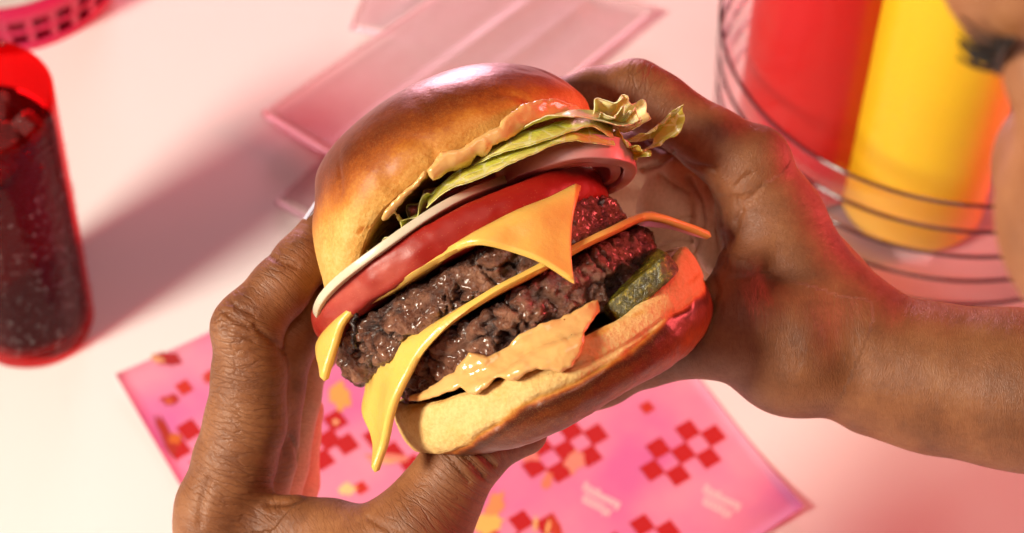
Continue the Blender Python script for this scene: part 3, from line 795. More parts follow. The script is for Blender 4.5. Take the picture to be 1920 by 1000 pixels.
# ---- cheese
def cheese_material(name, c, r=.28):
    m = M(name); v = m.coords(); n = m.noise(v, .8, 3)
    m.color(m.mix(n, tuple(x * .93 for x in c), c)); m.bump(m.math('ADD', m.noise(v, 2.2, 3), m.math('MULTIPLY', m.noise(v, 22, 3), .15)), .18, .0015)
    m.set(Roughness=r, Specular_IOR_Level=.5); m.sss(.25, .006, (1, .6, .15)); return m.m
CHEESE = cheese_material('american_cheese', (.82, .50, .11))
def cheese(fr, a, b, corners, base, th=.27, bendr=.55, lift=0.0, wob=.06, seed=0):
    """round-laid slice: corners = [(phi, reach, drape angle)]; overhang past the rim (a,b) folds down by that angle"""
    c, ex, ey, ez, _ = fr; nphi, nr = 360, 64
    ph = np.linspace(0, 2 * math.pi, nphi, endpoint=False)
    Rout = np.full(nphi, base) + .05 * np.sin(4 * ph + seed); dr_ = np.full(nphi, 12.0); wsum = np.full(nphi, .15); dsum = dr_ * wsum
    for (pc, reach, drape, shp) in corners:
        dl = (ph - pc + math.pi) % (2 * math.pi) - math.pi
        with np.errstate(divide='ignore'): q = np.where(np.abs(dl) < math.pi / 4, reach / (np.cos(dl) + shp * np.abs(np.sin(dl)) + 1e-6), np.maximum(reach * 1.4142 / (1 + shp) - 3.5 * (np.abs(dl) - math.pi / 4), 0))
        Rout = np.log(np.exp(Rout * 16) + np.exp(q * 16)) / 16
        w = np.exp(-(dl / .5) ** 2) * 4; wsum = wsum + w; dsum = dsum + w * drape
    drape = np.radians(dsum / wsum)
    Rim = 1.0 / np.sqrt((np.cos(ph) / a) ** 2 + (np.sin(ph) / b) ** 2)
    tt = np.linspace(.25, 1, nr)
    G = np.zeros((nphi, nr, 3))
    for i in range(nphi):
        r = tt * Rout[i]; over = np.maximum(r - Rim[i], 0); A_ = drape[i]; arc = bendr * A_
        s1 = np.minimum(over, arc); th_ = s1 / bendr; rest = np.maximum(over - arc, 0)
        rad = np.minimum(r, Rim[i]) + bendr * np.sin(th_) + rest * math.cos(A_)
        hgt = lift - bendr * (1 - np.cos(th_)) - rest * math.sin(A_)
        rad = rad + .05 * np.sin(ph[i] * 9 + seed) * (over > 0); 
        G[i, :, 0] = rad * math.cos(ph[i]); G[i, :, 1] = rad * math.sin(ph[i]); G[i, :, 2] = hgt
    fl = G.reshape(-1, 3)
    OV = np.maximum(np.linalg.norm(G[..., :2], axis=-1) - 4.6, 0) + np.maximum(lift - .3 - G[..., 2], 0)
    bul = .30 * np.clip(OV, 0, 1.6) * fbm(fl * .42 + seed * 3.1, 2, seed + 9).reshape(nphi, nr)
    G[..., 0] += bul * np.cos(ph)[:, None]; G[..., 1] += bul * np.sin(ph)[:, None]
    G[..., 2] += wob * fbm(fl * .5 + seed, 2, seed).reshape(nphi, nr) * 2
    Wd = c + G[..., :1] * ex + G[..., 1:2] * ey + G[..., 2:] * ez
    Fq = grid_faces(nphi, nr, wrap_n=True); Vt = Wd.reshape(-1, 3); N = vnormals(Vt, Fq); k = nphi * nr
    if (N @ ez).mean() < 0: N = -N; Fq = Fq[:, ::-1]
    V2 = np.vstack([Vt + N * th / 2, Vt - N * th / 2])
    o = np.arange(nphi) * nr + nr - 1; o2 = np.roll(o, -1); i_ = np.arange(nphi) * nr; i2 = np.roll(i_, -1)
    V2 = np.vstack([V2, Vt[o] + (Vt[o] - Vt[o - 1]) / (np.linalg.norm(Vt[o] - Vt[o - 1], axis=1, keepdims=True) + 1e-9) * th * .42]); e_ = 2 * k + np.arange(nphi); e2 = np.roll(e_, -1)
    F2 = np.vstack([Fq, Fq[:, ::-1] + k, np.stack([o, o2, e2, e_], 1)[:, ::-1], np.stack([e_, e2, o2 + k, o + k], 1)[:, ::-1], np.stack([i_, i2, i2 + k, i_ + k], 1)])
    return V2, F2
def cheese_obj(*a, **k):
    V, Fq = cheese(*a, **k); o = obj('cheese_slice', V, Fq, CHEESE, burger); o.data.set_sharp_from_angle(angle=math.radians(70)); return o
HP = math.pi
fr1 = frame((640, 690), (1168, 396), 6, -.30)
cheese_obj(fr1, 5.15, 4.95, [(-1.10, 7.95, 84, 1.45), (HP + .5, 6.9, 66, 1.35)], 4.96, lift=1.0, seed=1)
fr2 = frame((744, 730), (1226, 462), 3, -.20)
cheese_obj(fr2, 4.85, 4.9, [(HP + .50, 8.8, 57, 1.45), (-.05, 7.2, 50, 1.5)], 5.0, lift=1.02, seed=4)

# ---- tomato
def tomato_material():
    m = M('tomato'); v = m.coords(); n = m.noise(v, .7, 4); sp = m.voro(v, 11, 'F1')
    c = m.mix(n, (.22, .007, .004), (.36, .018, .009)); c = m.mix(m.math('MULTIPLY', m.math('LESS_THAN', sp, .13), .28), c, (.80, .30, .12))
    c = m.mix(m.math('MULTIPLY', m.attr('flesh', 'Fac'), m.math('MULTIPLY', m.noise(v, 1.6, 4), .6)), c, (.66, .19, .13))
    m.color(c); m.bump(m.math('ADD', m.noise(v, 1.5, 3), m.math('MULTIPLY', m.noise(v, 16, 3), .2)), .12, .0012); m.set(Roughness=.42, Specular_IOR_Level=.35); m.sss(.1, .004, (1, .25, .1)); return m.m
fr = frame((594, 628), (1136, 342), 7.5, -.25)
t = .60; prof = [(.001, t), (.5, t), (.90, t), (.965, t * .93), (.99, t * .6), (1.0, 0), (.985, -t * .6), (.955, -t * .93), (.89, -t), (.5, -t), (.001, -t)]
pp = np.vstack([spline(prof[:3], 8), spline(prof[2:9], 40)[1:], spline(prof[8:], 8)[1:]])
V, Fq, Lc, PH, K = slab(fr, pp, 300, b=5.0, rfun=lambda p: 1 + .012 * np.sin(5 * p), bend=lambda X, Y: .12 * (1 - (X / 5.2) ** 2))
Fq = fixn(V, Fq); N = vnormals(V, Fq); V = V + N * (.09 * fbm(V * .9, 3, 4) + .03 * fbm(V * 3, 2, 14))[:, None]
flesh = sstep(.2, .6, vnoise(np.stack([PH * 5, Lc[:, 2] * 1.2, PH * 0], 1), 9) * .5 + .5) * sstep(-.2, .5, .75 - np.abs(PH - 3.9)) * sstep(.5, .2, np.abs(Lc[:, 2]))
V = V - N * (.05 * flesh)[:, None]
obj('tomato_slice', V, Fq, tomato_material(), burger, attrs={'flesh': flesh})

# ---- onion
def onion_material(name, c1, c2):
    m = M(name); v = m.coords(); a = m.attr('lay', 'Fac')
    st = m.noise(m.coords((60, 60, 260)), 1.2, 4)
    m.color(m.mix(m.math('MULTIPLY', a, st), c1, c2)); m.bump(st, .15, .001); m.set(Roughness=.3, Specular_IOR_Level=.45); m.sss(.15, .005, (1, .8, .7)); return m.m
ONW = onion_material('white_onion', (.66, .58, .44), (.52, .42, .27)); ONP = onion_material('red_onion', (.66, .36, .32), (.50, .14, .15))
def onion_ring(L, R, th, tilt, z, mat, width=.5, b=None, part=None, seed=0, bow=0.0):
    fr = frame(L, R, tilt, z); c, ex, ey, ez, hl_ = fr; b = b or hl_; n = 200
    ph = np.linspace(*(part or (0, 2 * math.pi)), n)
    pr_ = []
    w_, h_, bv = width / 2, th / 2, .05
    for (sx_, sy_, a0) in ((1, 1, 0), (-1, 1, 90), (-1, -1, 180), (1, -1, 270)):
        for q_ in (0, 22.5, 45, 67.5, 90, 91):
            t_ = math.radians(a0 + min(q_, 90)); pr_.append((sx_ * (w_ - bv) + bv * math.cos(t_), sy_ * (h_ - bv) + bv * math.sin(t_)))
            if q_ == 91: pr_[-1] = (0.0, h_) if a0 == 0 else ((-w_, 0.0) if a0 == 90 else ((0.0, -h_) if a0 == 180 else (w_, 0.0)))
    G = np.zeros((n, 24, 3)); lay = np.zeros((n, 24))
    for j, (dr_, hgt) in enumerate(pr_):
        rad = (1 + .015 * np.sin(3 * ph + seed))
        X = (hl_ * rad - width / 2 + dr_) * np.cos(ph); Y = (b * rad - width / 2 + dr_) * np.sin(ph); Hh = hgt + bow * (X / hl_) ** 2 + .03 * np.sin(5 * ph + seed)
        G[:, j] = c + X[:, None] * ex + Y[:, None] * ey + Hh[:, None] * ez; lay[:, j] = abs(hgt) / th + .3
    closed = part is None
    Fq = grid_faces(n, 24, wrap_n=False, wrap_m=True)[:, ::-1]; f = [list(x) for x in Fq]
    f += [list(range(24)), [(n - 1) * 24 + k for k in range(23, -1, -1)]]
    o = obj('onion_ring', G.reshape(-1, 3), f, mat, burger, attrs={'lay': lay.ravel()}); o.data.set_sharp_from_angle(angle=math.radians(40)); return o
onion_ring((590, 597), (980, 336), .27, 9, .9, ONW, width=.8, b=3.7, seed=1, bow=.0)
onion_ring((930, 352), (1188, 300), .82, 17, 1.3, ONP, width=.42, b=2.3, seed=2)
onion_ring((965, 345), (1160, 304), .72, 17, 1.2, ONP, width=.34, b=1.7, seed=3)
onion_ring((720, 520), (1010, 330), .5, 8, -1.6, ONW, width=.5, b=3.0, seed=5)

# ---- lettuce
def leaf_material(name, ca, cb, cc):
    m = M(name); v = m.coords(); e = m.attr('edge', 'Fac'); n = m.noise(v, 1.3, 4)
    c = m.ramp(m.math('ADD', m.math('MULTIPLY', e, .7), m.math('MULTIPLY', n, .45)), [(.2, ca), (.55, cb), (.95, cc)])
    vein = m.voro(v, 1.5, 'DISTANCE_TO_EDGE'); m.color(m.mix(m.math('LESS_THAN', vein, .05), c, m.mix(.4, c, (.85, .85, .55))))
    m.bump(m.math('ADD', m.noise(v, 3.5, 4), vein), .35, .0015); m.set(Roughness=.3, Specular_IOR_Level=.5)
    m.b.inputs['Subsurface Weight'].default_value = .3; m.b.inputs['Subsurface Scale'].default_value = .004; m.b.inputs['Subsurface Radius'].default_value = (.7, 1, .2); return m.m
LEAF = leaf_material('lettuce', (.46, .50, .045), (.62, .62, .075), (.76, .70, .18))
LEAFP = leaf_material('lettuce_heart', (.66, .66, .16), (.76, .74, .30), (.80, .76, .36))
LEAFD = leaf_material('lettuce_tip', (.50, .48, .16), (.44, .42, .09), (.38, .34, .05))
def leaf(outer, inner, amp, freq, seed, mat=None, th=.035, n=110, mcnt=22, curl=0.0):
    """sheet between an outer frilled edge and an inner root line, both rows of (u,v,z)"""
    O = spline([C(*p) for p in outer], n); I = spline([C(*p) for p in inner], n)
    rs = np.random.RandomState(seed); tt = np.linspace(0, 1, mcnt); G = np.zeros((n, mcnt, 3)); ss = np.linspace(0, 1, n)
    ax = O - I; ax /= np.linalg.norm(ax, axis=1, keepdims=True) + 1e-9
    tg = np.gradient(O, axis=0); tg /= np.linalg.norm(tg, axis=1, keepdims=True) + 1e-9
    nr_ = np.cross(ax, tg); nr_ /= np.linalg.norm(nr_, axis=1, keepdims=True) + 1e-9
    w1 = 2.6 * fbm(np.stack([ss * freq * 2.2, ss * 0, ss * 0 + seed], 1), 2, seed) + .5 * np.sin(2 * math.pi * (freq * ss + seed))
    w2 = np.cos(2 * math.pi * freq * 1.4 * ss + seed)
    jag = .06 * fbm(np.stack([ss * 40, ss * 0 + seed, ss * 0], 1), 3, seed + 1)
    for j, t_ in enumerate(tt):
        p = I * (1 - t_) + O * t_
        G[:, j] = p + nr_ * (amp * t_ ** 1.8 * w1)[:, None] + ax * ((.35 * amp * w2 + jag) * t_ ** 3)[:, None] + nr_ * (curl * t_ ** 3)
    G += .05 * np.stack([fbm(G.reshape(-1, 3) * 1.2 + k * 9, 3, seed + k) for k in range(3)], 1).reshape(G.shape) * 2
    V, Fq = sheet(G, th); e = np.tile(np.repeat(tt[None], n, 0).ravel(), 2)
    return obj('lettuce_leaf', V, Fq, mat or LEAF, burger, attrs={'edge': e})
leaf([(800, 392, 4.1), (850, 352, 4.5), (910, 330, 4.7), (975, 300, 4.6), (1040, 268, 4.3), (1100, 262, 3.8), (1152, 272, 3.0)],
     [(805, 366, 3.2), (855, 326, 3.5), (915, 300, 3.7), (975, 274, 3.6), (1040, 248, 3.3), (1095, 240, 2.8), (1140, 248, 2.0)], .07, 2.2, 2)
leaf([(880, 318, 3.6), (925, 290, 4.2), (985, 272, 4.3), (1050, 256, 4.0), (1110, 242, 3.4), (1155, 258, 2.6)],
     [(880, 296, 2.6), (925, 268, 3.1), (985, 248, 3.2), (1050, 232, 2.9), (1105, 222, 2.3), (1145, 236, 1.6)], .06, 1.7, 5)
leaf([(962, 262, 3.4), (1010, 240, 3.9), (1068, 226, 3.8), (1124, 232, 3.2), (1165, 246, 2.8), (1200, 238, 2.2)],
     [(975, 238, 2.6), (1015, 222, 2.9), (1068, 208, 2.8), (1118, 210, 2.2), (1150, 222, 1.8), (1180, 216, 1.4)], .07, 1.6, 8, curl=.15, mat=LEAFP)
leaf([(1118, 222, 2.6), (1150, 190, 2.7), (1172, 178, 2.6), (1190, 200, 2.4), (1212, 214, 2.2), (1200, 244, 2.0)],
     [(1108, 232, 1.4), (1128, 226, 1.3), (1142, 226, 1.2), (1152, 232, 1.1), (1160, 240, 1.0), (1165, 250, .9)], .24, 3.4, 11, mat=LEAFP)
leaf([(1124, 214, 3.2), (1160, 205, 3.2), (1186, 222, 3.0), (1206, 232, 2.6)],
     [(1110, 236, 1.8), (1135, 240, 1.7), (1155, 246, 1.6), (1170, 250, 1.5)], .22, 3.2, 14, mat=LEAFP)
leaf([(1190, 262, 1.9), (1222, 252, 1.8), (1246, 232, 1.7), (1260, 206, 1.6), (1280, 198, 1.5), (1270, 245, 1.4), (1235, 272, 1.4)],
     [(1150, 270, 1.2), (1175, 268, 1.1), (1200, 266, 1.0), (1215, 262, 1.0), (1225, 262, .9), (1222, 274, .9), (1205, 284, .9)], .10, 4, 17, mat=LEAFD)
leaf([(1150, 252, 2.4), (1186, 268, 2.5), (1215, 284, 2.3), (1196, 300, 2.0)],
     [(1130, 262, 1.4), (1150, 272, 1.3), (1165, 282, 1.2), (1165, 292, 1.1)], .18, 2.6, 20, mat=LEAFD)
leaf([(632, 556, 2.6), (650, 536, 3.0), (672, 512, 3.4), (706, 492, 3.6), (738, 470, 3.8), (790, 436, 4.0)],
     [(640, 560, .6), (668, 535, .8), (690, 515, 1.0), (720, 490, 1.2), (750, 470, 1.4), (800, 440, 1.6)], .13, 4, 23)
leaf([(664, 500, 2.6), (690, 470, 3.0), (725, 452, 3.3), (756, 425, 3.6), (772, 400, 3.6), (812, 372, 3.9)],
     [(690, 500, .2), (710, 475, .4), (745, 450, .6), (775, 425, .8), (790, 400, 1.0), (830, 370, 1.4)], .16, 3.4, 26)
leaf([(760, 412, 2.0), (800, 372, 2.2), (860, 330, 2.4), (930, 285, 2.4), (1010, 250, 2.2)],
     [(780, 420, -2.0), (820, 372, -2.0), (880, 330, -2.0), (950, 285, -2.0), (1020, 250, -2.0)], .2, 4, 29)

# ---- pickle
m = M('pickle'); v = m.coords(); n = m.noise(v, 5.5, 5, .7); m.color(m.ramp(n, [(.36, (.045, .038, .006)), (.54, (.11, .090, .010)), (.64, (.36, .27, .02)), (.76, (.56, .42, .06))]))
m.bump(m.math('ADD', n, m.noise(v, 2, 3)), .6, .0018); m.set(Roughness=.14, Specular_IOR_Level=.7); m.sss(.15, .004, (.8, .7, .1))
fr = frame((1132, 588), (1254, 482), -6, 2.4)
t = .36; prof = [(.001, t), (.5, t), (.9, t), (.97, t * .9), (1, t * .5), (1.0, -t * .5), (.97, -t * .9), (.9, -t), (.5, -t), (.001, -t)]
V, Fq, Lc, PH, K = slab(fr, spline(prof, 40), 160, b=1.5, rfun=lambda p: 1 / (np.abs(np.cos(p)) ** 5 + np.abs(np.sin(p)) ** 5) ** .2); Fq = fixn(V, Fq); N = vnormals(V, Fq)
obj('pickle_slice', V + N * (.025 * fbm(V * 3, 3, 6))[:, None], Fq, m.m, burger)

# ---- sauce
m = M('burger_sauce'); v = m.coords(); n = m.noise(v, 1.0, 3); sp = m.voro(v, 2.1, 'F1')
c = m.mix(n, (.66, .35, .11), (.76, .45, .17)); c = m.mix(m.math('LESS_THAN', sp, .07), c, (.25, .08, .03))
m.color(c); m.bump(m.noise(v, 2.5, 3), .12, .0015); m.set(Roughness=.16, Specular_IOR_Level=.55); m.sss(.25, .005, (1, .6, .3)); SAUCE = m.m
def sauce(name, chains, k=.22, h=.055, nz=.05, seed=0):
    pts = [C(*p[:3]) for ch in chains for p in ch]; rr = [px(p[3], p[2]) for ch in chains for p in ch]
    F_ = Field(pts, rr, h)
    for ch in chains: F_.chain(ch, k)
    V, Q = F_.mesh(3); N = vnormals(V, Q); V = V + N * (nz * fbm(V * 1.6, 2, seed))[:, None]
    return obj(name, V, Q, SAUCE, burger)
TOP = [(800, 320), (826, 284), (860, 279), (902, 252), (934, 236), (942, 222), (980, 194), (1020, 186), (1042, 184), (1080, 197), (1106, 214), (1104, 222), (1060, 220), (1020, 224), (992, 233), (966, 256), (940, 268), (924, 274), (916, 294), (906, 299), (894, 292), (888, 300), (882, 316), (860, 320), (838, 325), (822, 338), (812, 340), (803, 330)]
V, Q = film([(TOP, .14, .07)], [top_bun], blur=5, seed=1); obj('sauce', V, Q, SAUCE, burger)
V, Q = film([([(714, 410), (720, 396), (736, 378), (758, 356), (782, 336), (796, 320), (800, 328), (786, 348), (764, 370), (746, 388), (742, 396), (756, 414), (772, 420), (768, 428), (752, 422), (738, 402), (726, 414), (718, 416)], .10, .06)], [top_bun], blur=5, seed=2); obj('sauce', V, Q, SAUCE, burger)
BOT = [(765, 742), (800, 730), (832, 706), (850, 698), (858, 684), (880, 663), (896, 664), (914, 668), (933, 660), (952, 648), (969, 628), (988, 618), (1019, 604), (1048, 596), (1079, 580), (1101, 568), (1122, 560), (1128, 585), (1108, 608), (1096, 625), (1091, 656), (1072, 687), (1053, 698), (1029, 694), (1005, 690), (983, 702), (964, 714), (952, 714), (937, 704), (926, 714), (909, 730), (894, 740), (880, 738), (863, 728), (851, 735), (832, 740), (808, 748), (784, 754), (765, 754)]
DRIP = [(938, 703), (952, 690), (972, 674), (990, 662), (1020, 648), (1060, 634), (1094, 622), (1099, 630), (1092, 658), (1074, 688), (1053, 699), (1029, 695), (1006, 691), (984, 703), (964, 715), (950, 714)]
V, Q = film([(BOT, .16, .0), (DRIP, .15, .26), ([(866, 728), (884, 718), (910, 712), (934, 704), (922, 718), (906, 731), (894, 740), (880, 738)], .10, .20), ([(859, 686), (880, 664), (915, 670), (930, 664), (912, 682), (880, 698), (864, 702)], .10, .16)], [p2, bottom_bun], blur=7, seed=3); obj('sauce', V, Q, SAUCE, burger)

# ================================================================== the person: two hands, head
person = thing('person', 'brown-skinned person holding the burger in both hands, face cropped at the right edge', 'person', C(1900, 900, 6))
def wrinkle_attrs(V, chains, joints):
    """blended arc length along the nearest chain (wc), crease strength (wr)"""
    best = np.full(len(V), 1e9); wc = np.zeros((len(V), 3))
    Vc = (V - BURGER) @ CAMAX
    for ci, ch in enumerate(chains):
        s0 = 0; num = np.zeros(len(V)); den = np.zeros(len(V)); dm = np.full(len(V), 1e9)
        for p, q in zip(ch[:-1], ch[1:]):
            a, b = C(*p[:3]), C(*q[:3]); ab = b - a; L = np.linalg.norm(ab)
            tr = ((V - a) @ ab) / (L * L); t = np.clip(tr, 0, 1)
            d = np.linalg.norm(V - a - t[:, None] * ab, axis=1) - (px(p[3], p[2]) * (1 - t) + px(q[3], q[2]) * t)
            w = np.exp(-np.clip(d, -1, 8) * 5) + 1e-12; num += w * (s0 + np.clip(tr, -.6, 1.6) * L); den += w; dm = np.minimum(dm, d); s0 += L
        s = num / den; m_ = dm < best
        wc[m_, 0] = s[m_] + ci * 31.0; wc[m_, 1:] = Vc[m_][:, 1:] * .5 + Vc[m_][:, :1] * .5
        best = np.minimum(best, dm)
    u, v, z = topix(V); wr = np.full(len(V), .07)
    for (ju, jv, r, w) in joints:
        wr = np.maximum(wr, w * np.exp(-(((u - ju) ** 2 + (v - jv) ** 2) / r ** 2)))
    return wc, wr
def crease_attr(V, N, lines):
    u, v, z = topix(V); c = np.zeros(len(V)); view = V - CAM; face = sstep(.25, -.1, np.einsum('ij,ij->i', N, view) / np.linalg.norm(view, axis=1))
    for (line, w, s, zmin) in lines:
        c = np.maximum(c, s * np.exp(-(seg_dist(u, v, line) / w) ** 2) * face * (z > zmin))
    return c
def finish_hand(name, F_, chains, joints, creases, palmfun, label):
    V, Q = F_.mesh(3); N = vnormals(V, Q)
    c = crease_attr(V, N, creases)
    V = V - N * (c * .10)[:, None] + N * (.03 * fbm(V * .8, 3, 7))[:, None]
    wc, wr = wrinkle_attrs(V, chains, joints)
    o = obj(name, V, Q, SKIN, person, attrs={'wc': wc, 'wr': wr, 'crease': c, 'palm': palmfun(V, N)})
    o['label'] = label; return o

# ---- hand at the left of the picture
idx = [(402, 985, -1.6, 76), (410, 952, -1.5, 75), (440, 865, -1.3, 76), (460, 795, -1.1, 75), (467, 700, -.9, 68), (464, 630, -.7, 62), (472, 600, -.7, 60), (525, 540, -1.0, 56), (565, 492, -1.5, 52), (608, 428, -2.2, 43)]
mid = [(455, 985, -3.4, 75), (490, 850, -3.0, 68), (508, 730, -2.5, 63), (526, 660, -2.4, 58), (585, 570, -3.0, 53), (640, 495, -4.0, 46)]
rng_ = [(480, 1000, -5.2, 70), (518, 870, -5.0, 60), (546, 745, -4.7, 55), (562, 680, -4.8, 52), (640, 600, -5.6, 46)]
pky = [(505, 1010, -6.9, 58), (548, 905, -6.9, 50), (556, 820, -6.9, 44), (570, 770, -7.2, 38)]
thm = [(560, 1200, -.8, 130), (680, 1090, .6, 112), (788, 992, 1.0, 90), (829, 926, .9, 72), (866, 862, 1.0, 66), (925, 818, .9, 54), (985, 812, .8, 42)]
pal = [[(415, 990, -2, 88), (480, 1250, -2.5, 150)], [(480, 1010, -4.6, 85), (520, 1250, -4.2, 150)], [(510, 1020, -6.4, 66), (540, 1250, -5.4, 130)],
       [(500, 1250, -3.4, 165), (470, 1600, -2.5, 160), (430, 2150, -1, 185)], [(560, 1180, -1, 140), (480, 1500, -2.5, 150)]]
web = [(478, 990, -1.5, 62), (560, 990, -.9, 52), (620, 996, -.2, 52), (690, 1022, .6, 56), (760, 1010, 1.3, 70)]
allp = [p for ch in [idx, mid, rng_, pky, thm, web] + pal for p in ch]
F_ = Field([C(*p[:3]) for p in allp], [px(p[3], p[2]) for p in allp if p[1] < 1300], .105)
for ch in pal: F_.chain(ch, .9)
for ch in (mid, rng_, pky): F_.chain(ch, .22)
F_.chain(idx, .30); F_.chain(thm, .55); F_.chain(web, .7)
F_.ell(C(452, 612, -.55), (px(56), px(50), px(62)), .35, CAMAX)     # middle knuckle
F_.ell(C(398, 955, -1.2), (px(66), px(70), px(66)), .45, CAMAX)      # base knuckle
F_.ell(C(893, 860, .9), (px(50), px(48), px(52)), .3, CAMAX)        # thumb joint
def palmL(V, N):
    u, v, z = topix(V); return .55 * sstep(-2.2, -3.4, z) * (N @ RIGHT > -.2)
left = finish_hand('hand', F_, [idx, mid, rng_, pky, thm, pal[0], pal[3]],
    [(440, 610, 85, 1.0), (440, 700, 90, .85), (455, 800, 110, .75), (440, 900, 120, .8), (470, 980, 110, .7), (520, 500, 60, .75), (560, 440, 40, .6),
     (905, 860, 75, 1.0), (870, 930, 80, .8), (800, 990, 110, .7), (680, 985, 70, .5), (620, 975, 60, .4)],
    [([(478, 612), (510, 640), (533, 658)], 5, .8, -2), ([(420, 585), (440, 600), (470, 618)], 4, .6, -2), ([(418, 615), (445, 622), (476, 640)], 4, .5, -2),
     ([(430, 565), (452, 578), (478, 590)], 4, .5, -2), ([(545, 822), (556, 840), (565, 880), (575, 930)], 5, .7, -3), ([(575, 932), (540, 945), (505, 945)], 5, .6, -3),
     ([(505, 478), (530, 492), (556, 500)], 4, .5, -3), ([(690, 972), (720, 990), (760, 1010)], 5, .5, -1), ([(850, 838), (880, 862), (905, 892)], 5, .7, 0),
     ([(870, 832), (900, 850), (925, 872)], 5, .8, 0), ([(835, 848), (855, 872), (880, 905)], 4, .5, 0), ([(375, 985), (378, 940), (392, 900)], 7, .35, -3)],
    palmL, 'brown hand at the left with index finger bent and thumb under the bun')
# pale painted nail on the index finger tip
NAIL = simple('nail_polish', (.62, .66, .80), .12)
G = np.zeros((14, 9, 3))
for i, s in enumerate(np.linspace(0, 1, 14)):
    ctr = lerp(C(556, 430, -1.9), C(600, 366, -2.3), s)
    for j, t_ in enumerate(np.linspace(-1, 1, 9)):
        wdt = px(26) * (1 - .55 * max(0, s - .55) / .45)
        G[i, j] = ctr + BACK * (t_ * wdt) + (RIGHT * .75 - UPV * .45) * (.42 * t_ * t_ * wdt) 
V, Fq = sheet(G, .06); obj('fingernail', V, Fq, NAIL, left)

# ---- hand and forearm at the right of the picture
idx = [(990, 222, -4.2, 44), (1060, 198, -3.6, 50), (1120, 182, -2.9, 54), (1192, 176, -2.2, 60), (1232, 198, -2.0, 60), (1338, 268, -1.6, 63), (1402, 312, -1.5, 72)]
mid = [(1060, 330, -8.2, 44), (1130, 300, -7.4, 50), (1210, 292, -5.6, 56), (1290, 318, -4.2, 60), (1385, 362, -3.4, 70)]
rng_ = [(1070, 420, -8.6, 44), (1150, 372, -7.4, 50), (1235, 360, -6.2, 58), (1370, 420, -5.0, 72)]
pky = [(1090, 500, -8.4, 40), (1160, 460, -7.6, 46), (1250, 440, -6.6, 54), (1380, 490, -5.8, 74)]
bck = [(1402, 312, -1.8, 74), (1448, 420, -2.0, 92), (1498, 526, -2.0, 96), (1580, 625, -1.8, 112), (1655, 688, -1.5, 122), (1760, 712, -1.2, 132), (1900, 730, -.6, 143), (2150, 770, .6, 160), (2600, 850, 3, 190)]
thm = [(1580, 640, -1.6, 112), (1480, 640, -1.2, 112), (1390, 618, -1.0, 97), (1300, 630, -1.2, 72), (1220, 655, -1.8, 62), (1130, 705, -2.4, 52), (1060, 745, -2.8, 44)]
web = [(1392, 342, -1.5, 58), (1432, 400, -1.3, 44), (1425, 455, -1.1, 42), (1395, 505, -1.0, 50), (1380, 570, -.9, 74)]
allp = [p for ch in (idx, mid, rng_, pky, bck, thm, web) for p in ch]
F_ = Field([C(*p[:3]) for p in allp], [px(p[3], p[2]) for p in allp if p[0] < 2000], .105)
F_.chain(bck, .8)
F_.chain([(1420, 400, -4.4, 90), (1500, 540, -4.0, 110), (1600, 640, -3.0, 112)], .8)
F_.chain(thm, .6); F_.chain(web, .35)
for ch in (rng_, pky, mid): F_.chain(ch, .25)
F_.chain(idx, .35)
F_.ell(C(1258, 405, -4.3), (px(72), px(98), px(60)), .2, CAMAX)
F_.ell(C(1350, 425, -3.2), (px(56), px(105), px(55)), .25, CAMAX)
F_.ell(C(1190, 165, -2.1), (px(52), px(50), px(60)), .3, CAMAX)
F_.ell(C(1425, 300, -1.6), (px(58), px(62), px(66)), .4, CAMAX)
F_.ell(C(1500, 700, -1.2), (px(120), px(84), px(110)), .7, CAMAX)
def palmR(V, N):
    u, v, z = topix(V)
    inside = sstep(1420, 1385, u + .25 * np.abs(v - 420)) * sstep(265, 320, v) * sstep(575, 520, v)
    return .85 * inside * sstep(-1.5, -2.6, z)
right = finish_hand('hand', F_, [idx, mid, rng_, pky, thm, bck],
    [(1195, 140, 60, .7), (1230, 200, 60, .4), (1440, 270, 60, .12), (1420, 330, 60, .15), (1400, 600, 90, .3), (1650, 640, 60, .16)],
    [([(1205, 318), (1235, 308), (1262, 288)], 5, 1.2, -9), ([(1290, 335), (1312, 378), (1318, 420), (1304, 462), (1290, 480)], 6, 1.0, -9), ([(1240, 330), (1262, 352), (1290, 366)], 4, .7, -9), ([(1325, 350), (1345, 385), (1352, 420)], 4, .6, -9), ([(1225, 470), (1262, 455), (1296, 452)], 4, .7, -9),
     ([(1225, 268), (1262, 292), (1300, 310), (1340, 318)], 5, .7, -6), ([(1385, 372), (1392, 395), (1380, 415)], 5, .4, -6),
     ([(1388, 385), (1410, 370), (1428, 350)], 5, .3, -6), ([(1380, 350), (1392, 335), (1410, 325)], 5, .25, -6),
     ([(1330, 512), (1352, 492), (1372, 455), (1388, 405)], 5, .35, -6), ([(1335, 512), (1345, 545), (1330, 580)], 8, .5, -3),
     ([(1370, 525), (1400, 520), (1440, 505)], 6, .3, -3), ([(1390, 500), (1430, 520), (1450, 560)], 9, .2, -3),
     ([(1340, 430), (1345, 470), (1338, 500)], 3, .5, -7), ([(1356, 440), (1362, 475), (1360, 500)], 3, .4, -7),
     ([(1230, 420), (1270, 412), (1300, 408)], 3, .4, -9)],
    palmR, 'brown hand at the right gripping the burger, forearm leaving the frame')

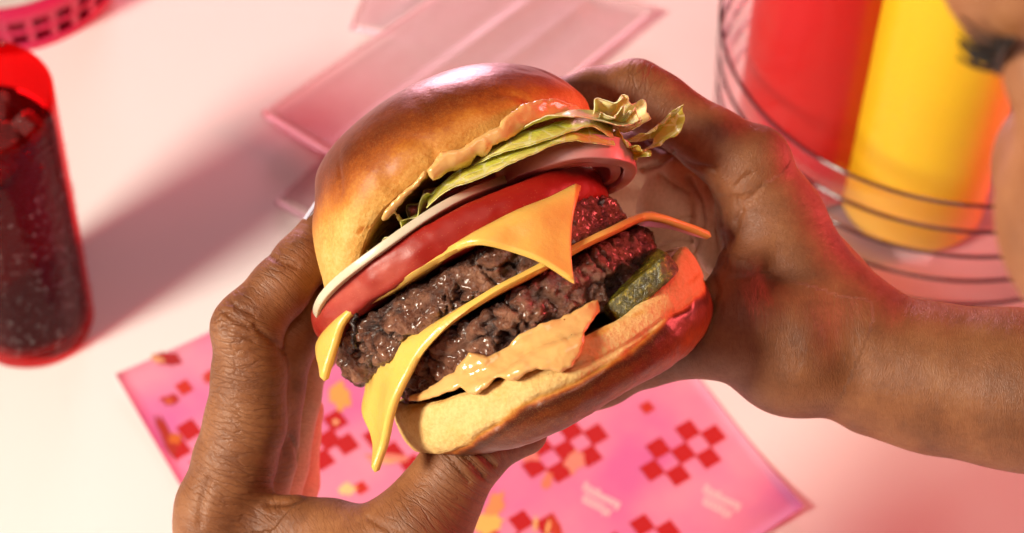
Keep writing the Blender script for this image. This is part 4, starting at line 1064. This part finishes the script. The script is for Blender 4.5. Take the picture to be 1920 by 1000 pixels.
# ---- head, out of focus at the right edge
ZH = 21.0
HS = .87                                                             # head scale
def H(x, y, z): return CAM + (RIGHT * x + UPV * y - BACK * (D0 - z)) * HS
cent = [(11.6, 7.0, ZH, 2.5), (11.75, 4.2, ZH - .2, 1.25), (13.9, 1.3, ZH, 3.45), (17.5, 7.5, ZH + 2.5, 7.0), (15, -4, ZH, 3), (20, -8, ZH + 4, 5), (9.6, 1.2, ZH - 5, 1)]
F_ = Field([H(*c[:3]) for c in cent], [7.5], .18)
F_.ell(H(20.6, 8.0, ZH + 2.5), (7.6 * HS, 8.6 * HS, 8.0 * HS), 1.0, CAMAX)
F_.ell(H(12.0, 6.6, ZH - .4), (2.75 * HS, 2.3 * HS, 2.6 * HS), .6, CAMAX)          # brow
F_.ell(H(11.75, 4.1, ZH - .3), (1.15 * HS, 1.05 * HS, 1.2 * HS), .4, CAMAX)        # eyelid
F_.ell(H(14.1, 1.3, ZH - .8), (3.5 * HS, 3.5 * HS, 3.2 * HS), .6, CAMAX)                # cheek
F_.ell(H(17.8, -3.0, ZH + .5), (4.2 * HS, 4.2 * HS, 4.2 * HS), 1.0, CAMAX)          # jaw
F_.ell(H(12.6, 2.4, ZH - 4.2), (1.2 * HS, 1.6 * HS, 1.8 * HS), .9, CAMAX)           # nose, on the far side of the face
F_.ell(H(14.6, -2.8, ZH - 3.0), (1.4 * HS, 1.0 * HS, 1.6 * HS), .8, CAMAX)          # mouth
F_.ell(H(22.6, 3.2, ZH + 9.6), (1.6 * HS, 2.6 * HS, .7 * HS), .4, CAMAX)            # ear
F_.cone(H(22, -3, ZH + 4), H(24, -11, ZH + 5), 5.0 * HS, 5.2 * HS, 1.5)
V, Q = F_.mesh(3)
head = obj('head', V, Q, SKIN, person); head['label'] = 'blurred cheek, brow and eye at the right edge'
LASH = simple('lash_black', (.012, .008, .007), .5)
LV, LF = [], []
rs = random.Random(5)
for k in range(26):
    s = k / 25; root = H(10.55 + .25 * s, 4.75 - .35 * s + rs.uniform(-.04, .04), ZH + .9 - 2.2 * s)
    tip = root - RIGHT * rs.uniform(.75, 1.05) * (1 - .25 * s) + UPV * rs.uniform(.1, .5) - BACK * .2; mid_ = (root + tip) / 2 - UPV * .16
    V, f = tube(spline([root, mid_, tip], 7), np.linspace(.045, .012, 7), 5); b0 = len(LV); LV += V.tolist(); LF += [[i + b0 for i in q_] for q_ in f]
lash = obj('eyelashes', LV, LF, LASH, head)
V, f = tube(spline([H(10.35, 4.72, ZH + 1.0), H(10.4, 4.55, ZH + .5), H(10.5, 4.4, ZH - .2), H(10.6, 4.25, ZH - .7)], 16), .09, 8)
obj('eyelid_line', V, f, LASH, head)
hs = Field([H(21.2, 9, ZH + 3)], [9.3], .3)
hs.ell(H(21.8, 9.2, ZH + 3.0), (8.0 * HS, 8.4 * HS, 8.2 * HS), .5, CAMAX)
V, Q = hs.mesh(2)
u_, v_, z_ = topix(V)
keep = (V - H(15.6, 8.5, ZH)) @ RIGHT > 0
rem = np.cumsum(keep) - 1; Q = Q[keep[Q].all(1)]; V = V[keep] ; Q = rem[Q]
N = vnormals(V, Q); V = V + N * (.25 * fbm(V * 2.5, 3, 3))[:, None]
obj('hair', V, Q, simple('black_hair', (.018, .012, .010), .55, .3, 4), head)
for o in bpy.data.objects:
    if '_o' in o: del o['_o']
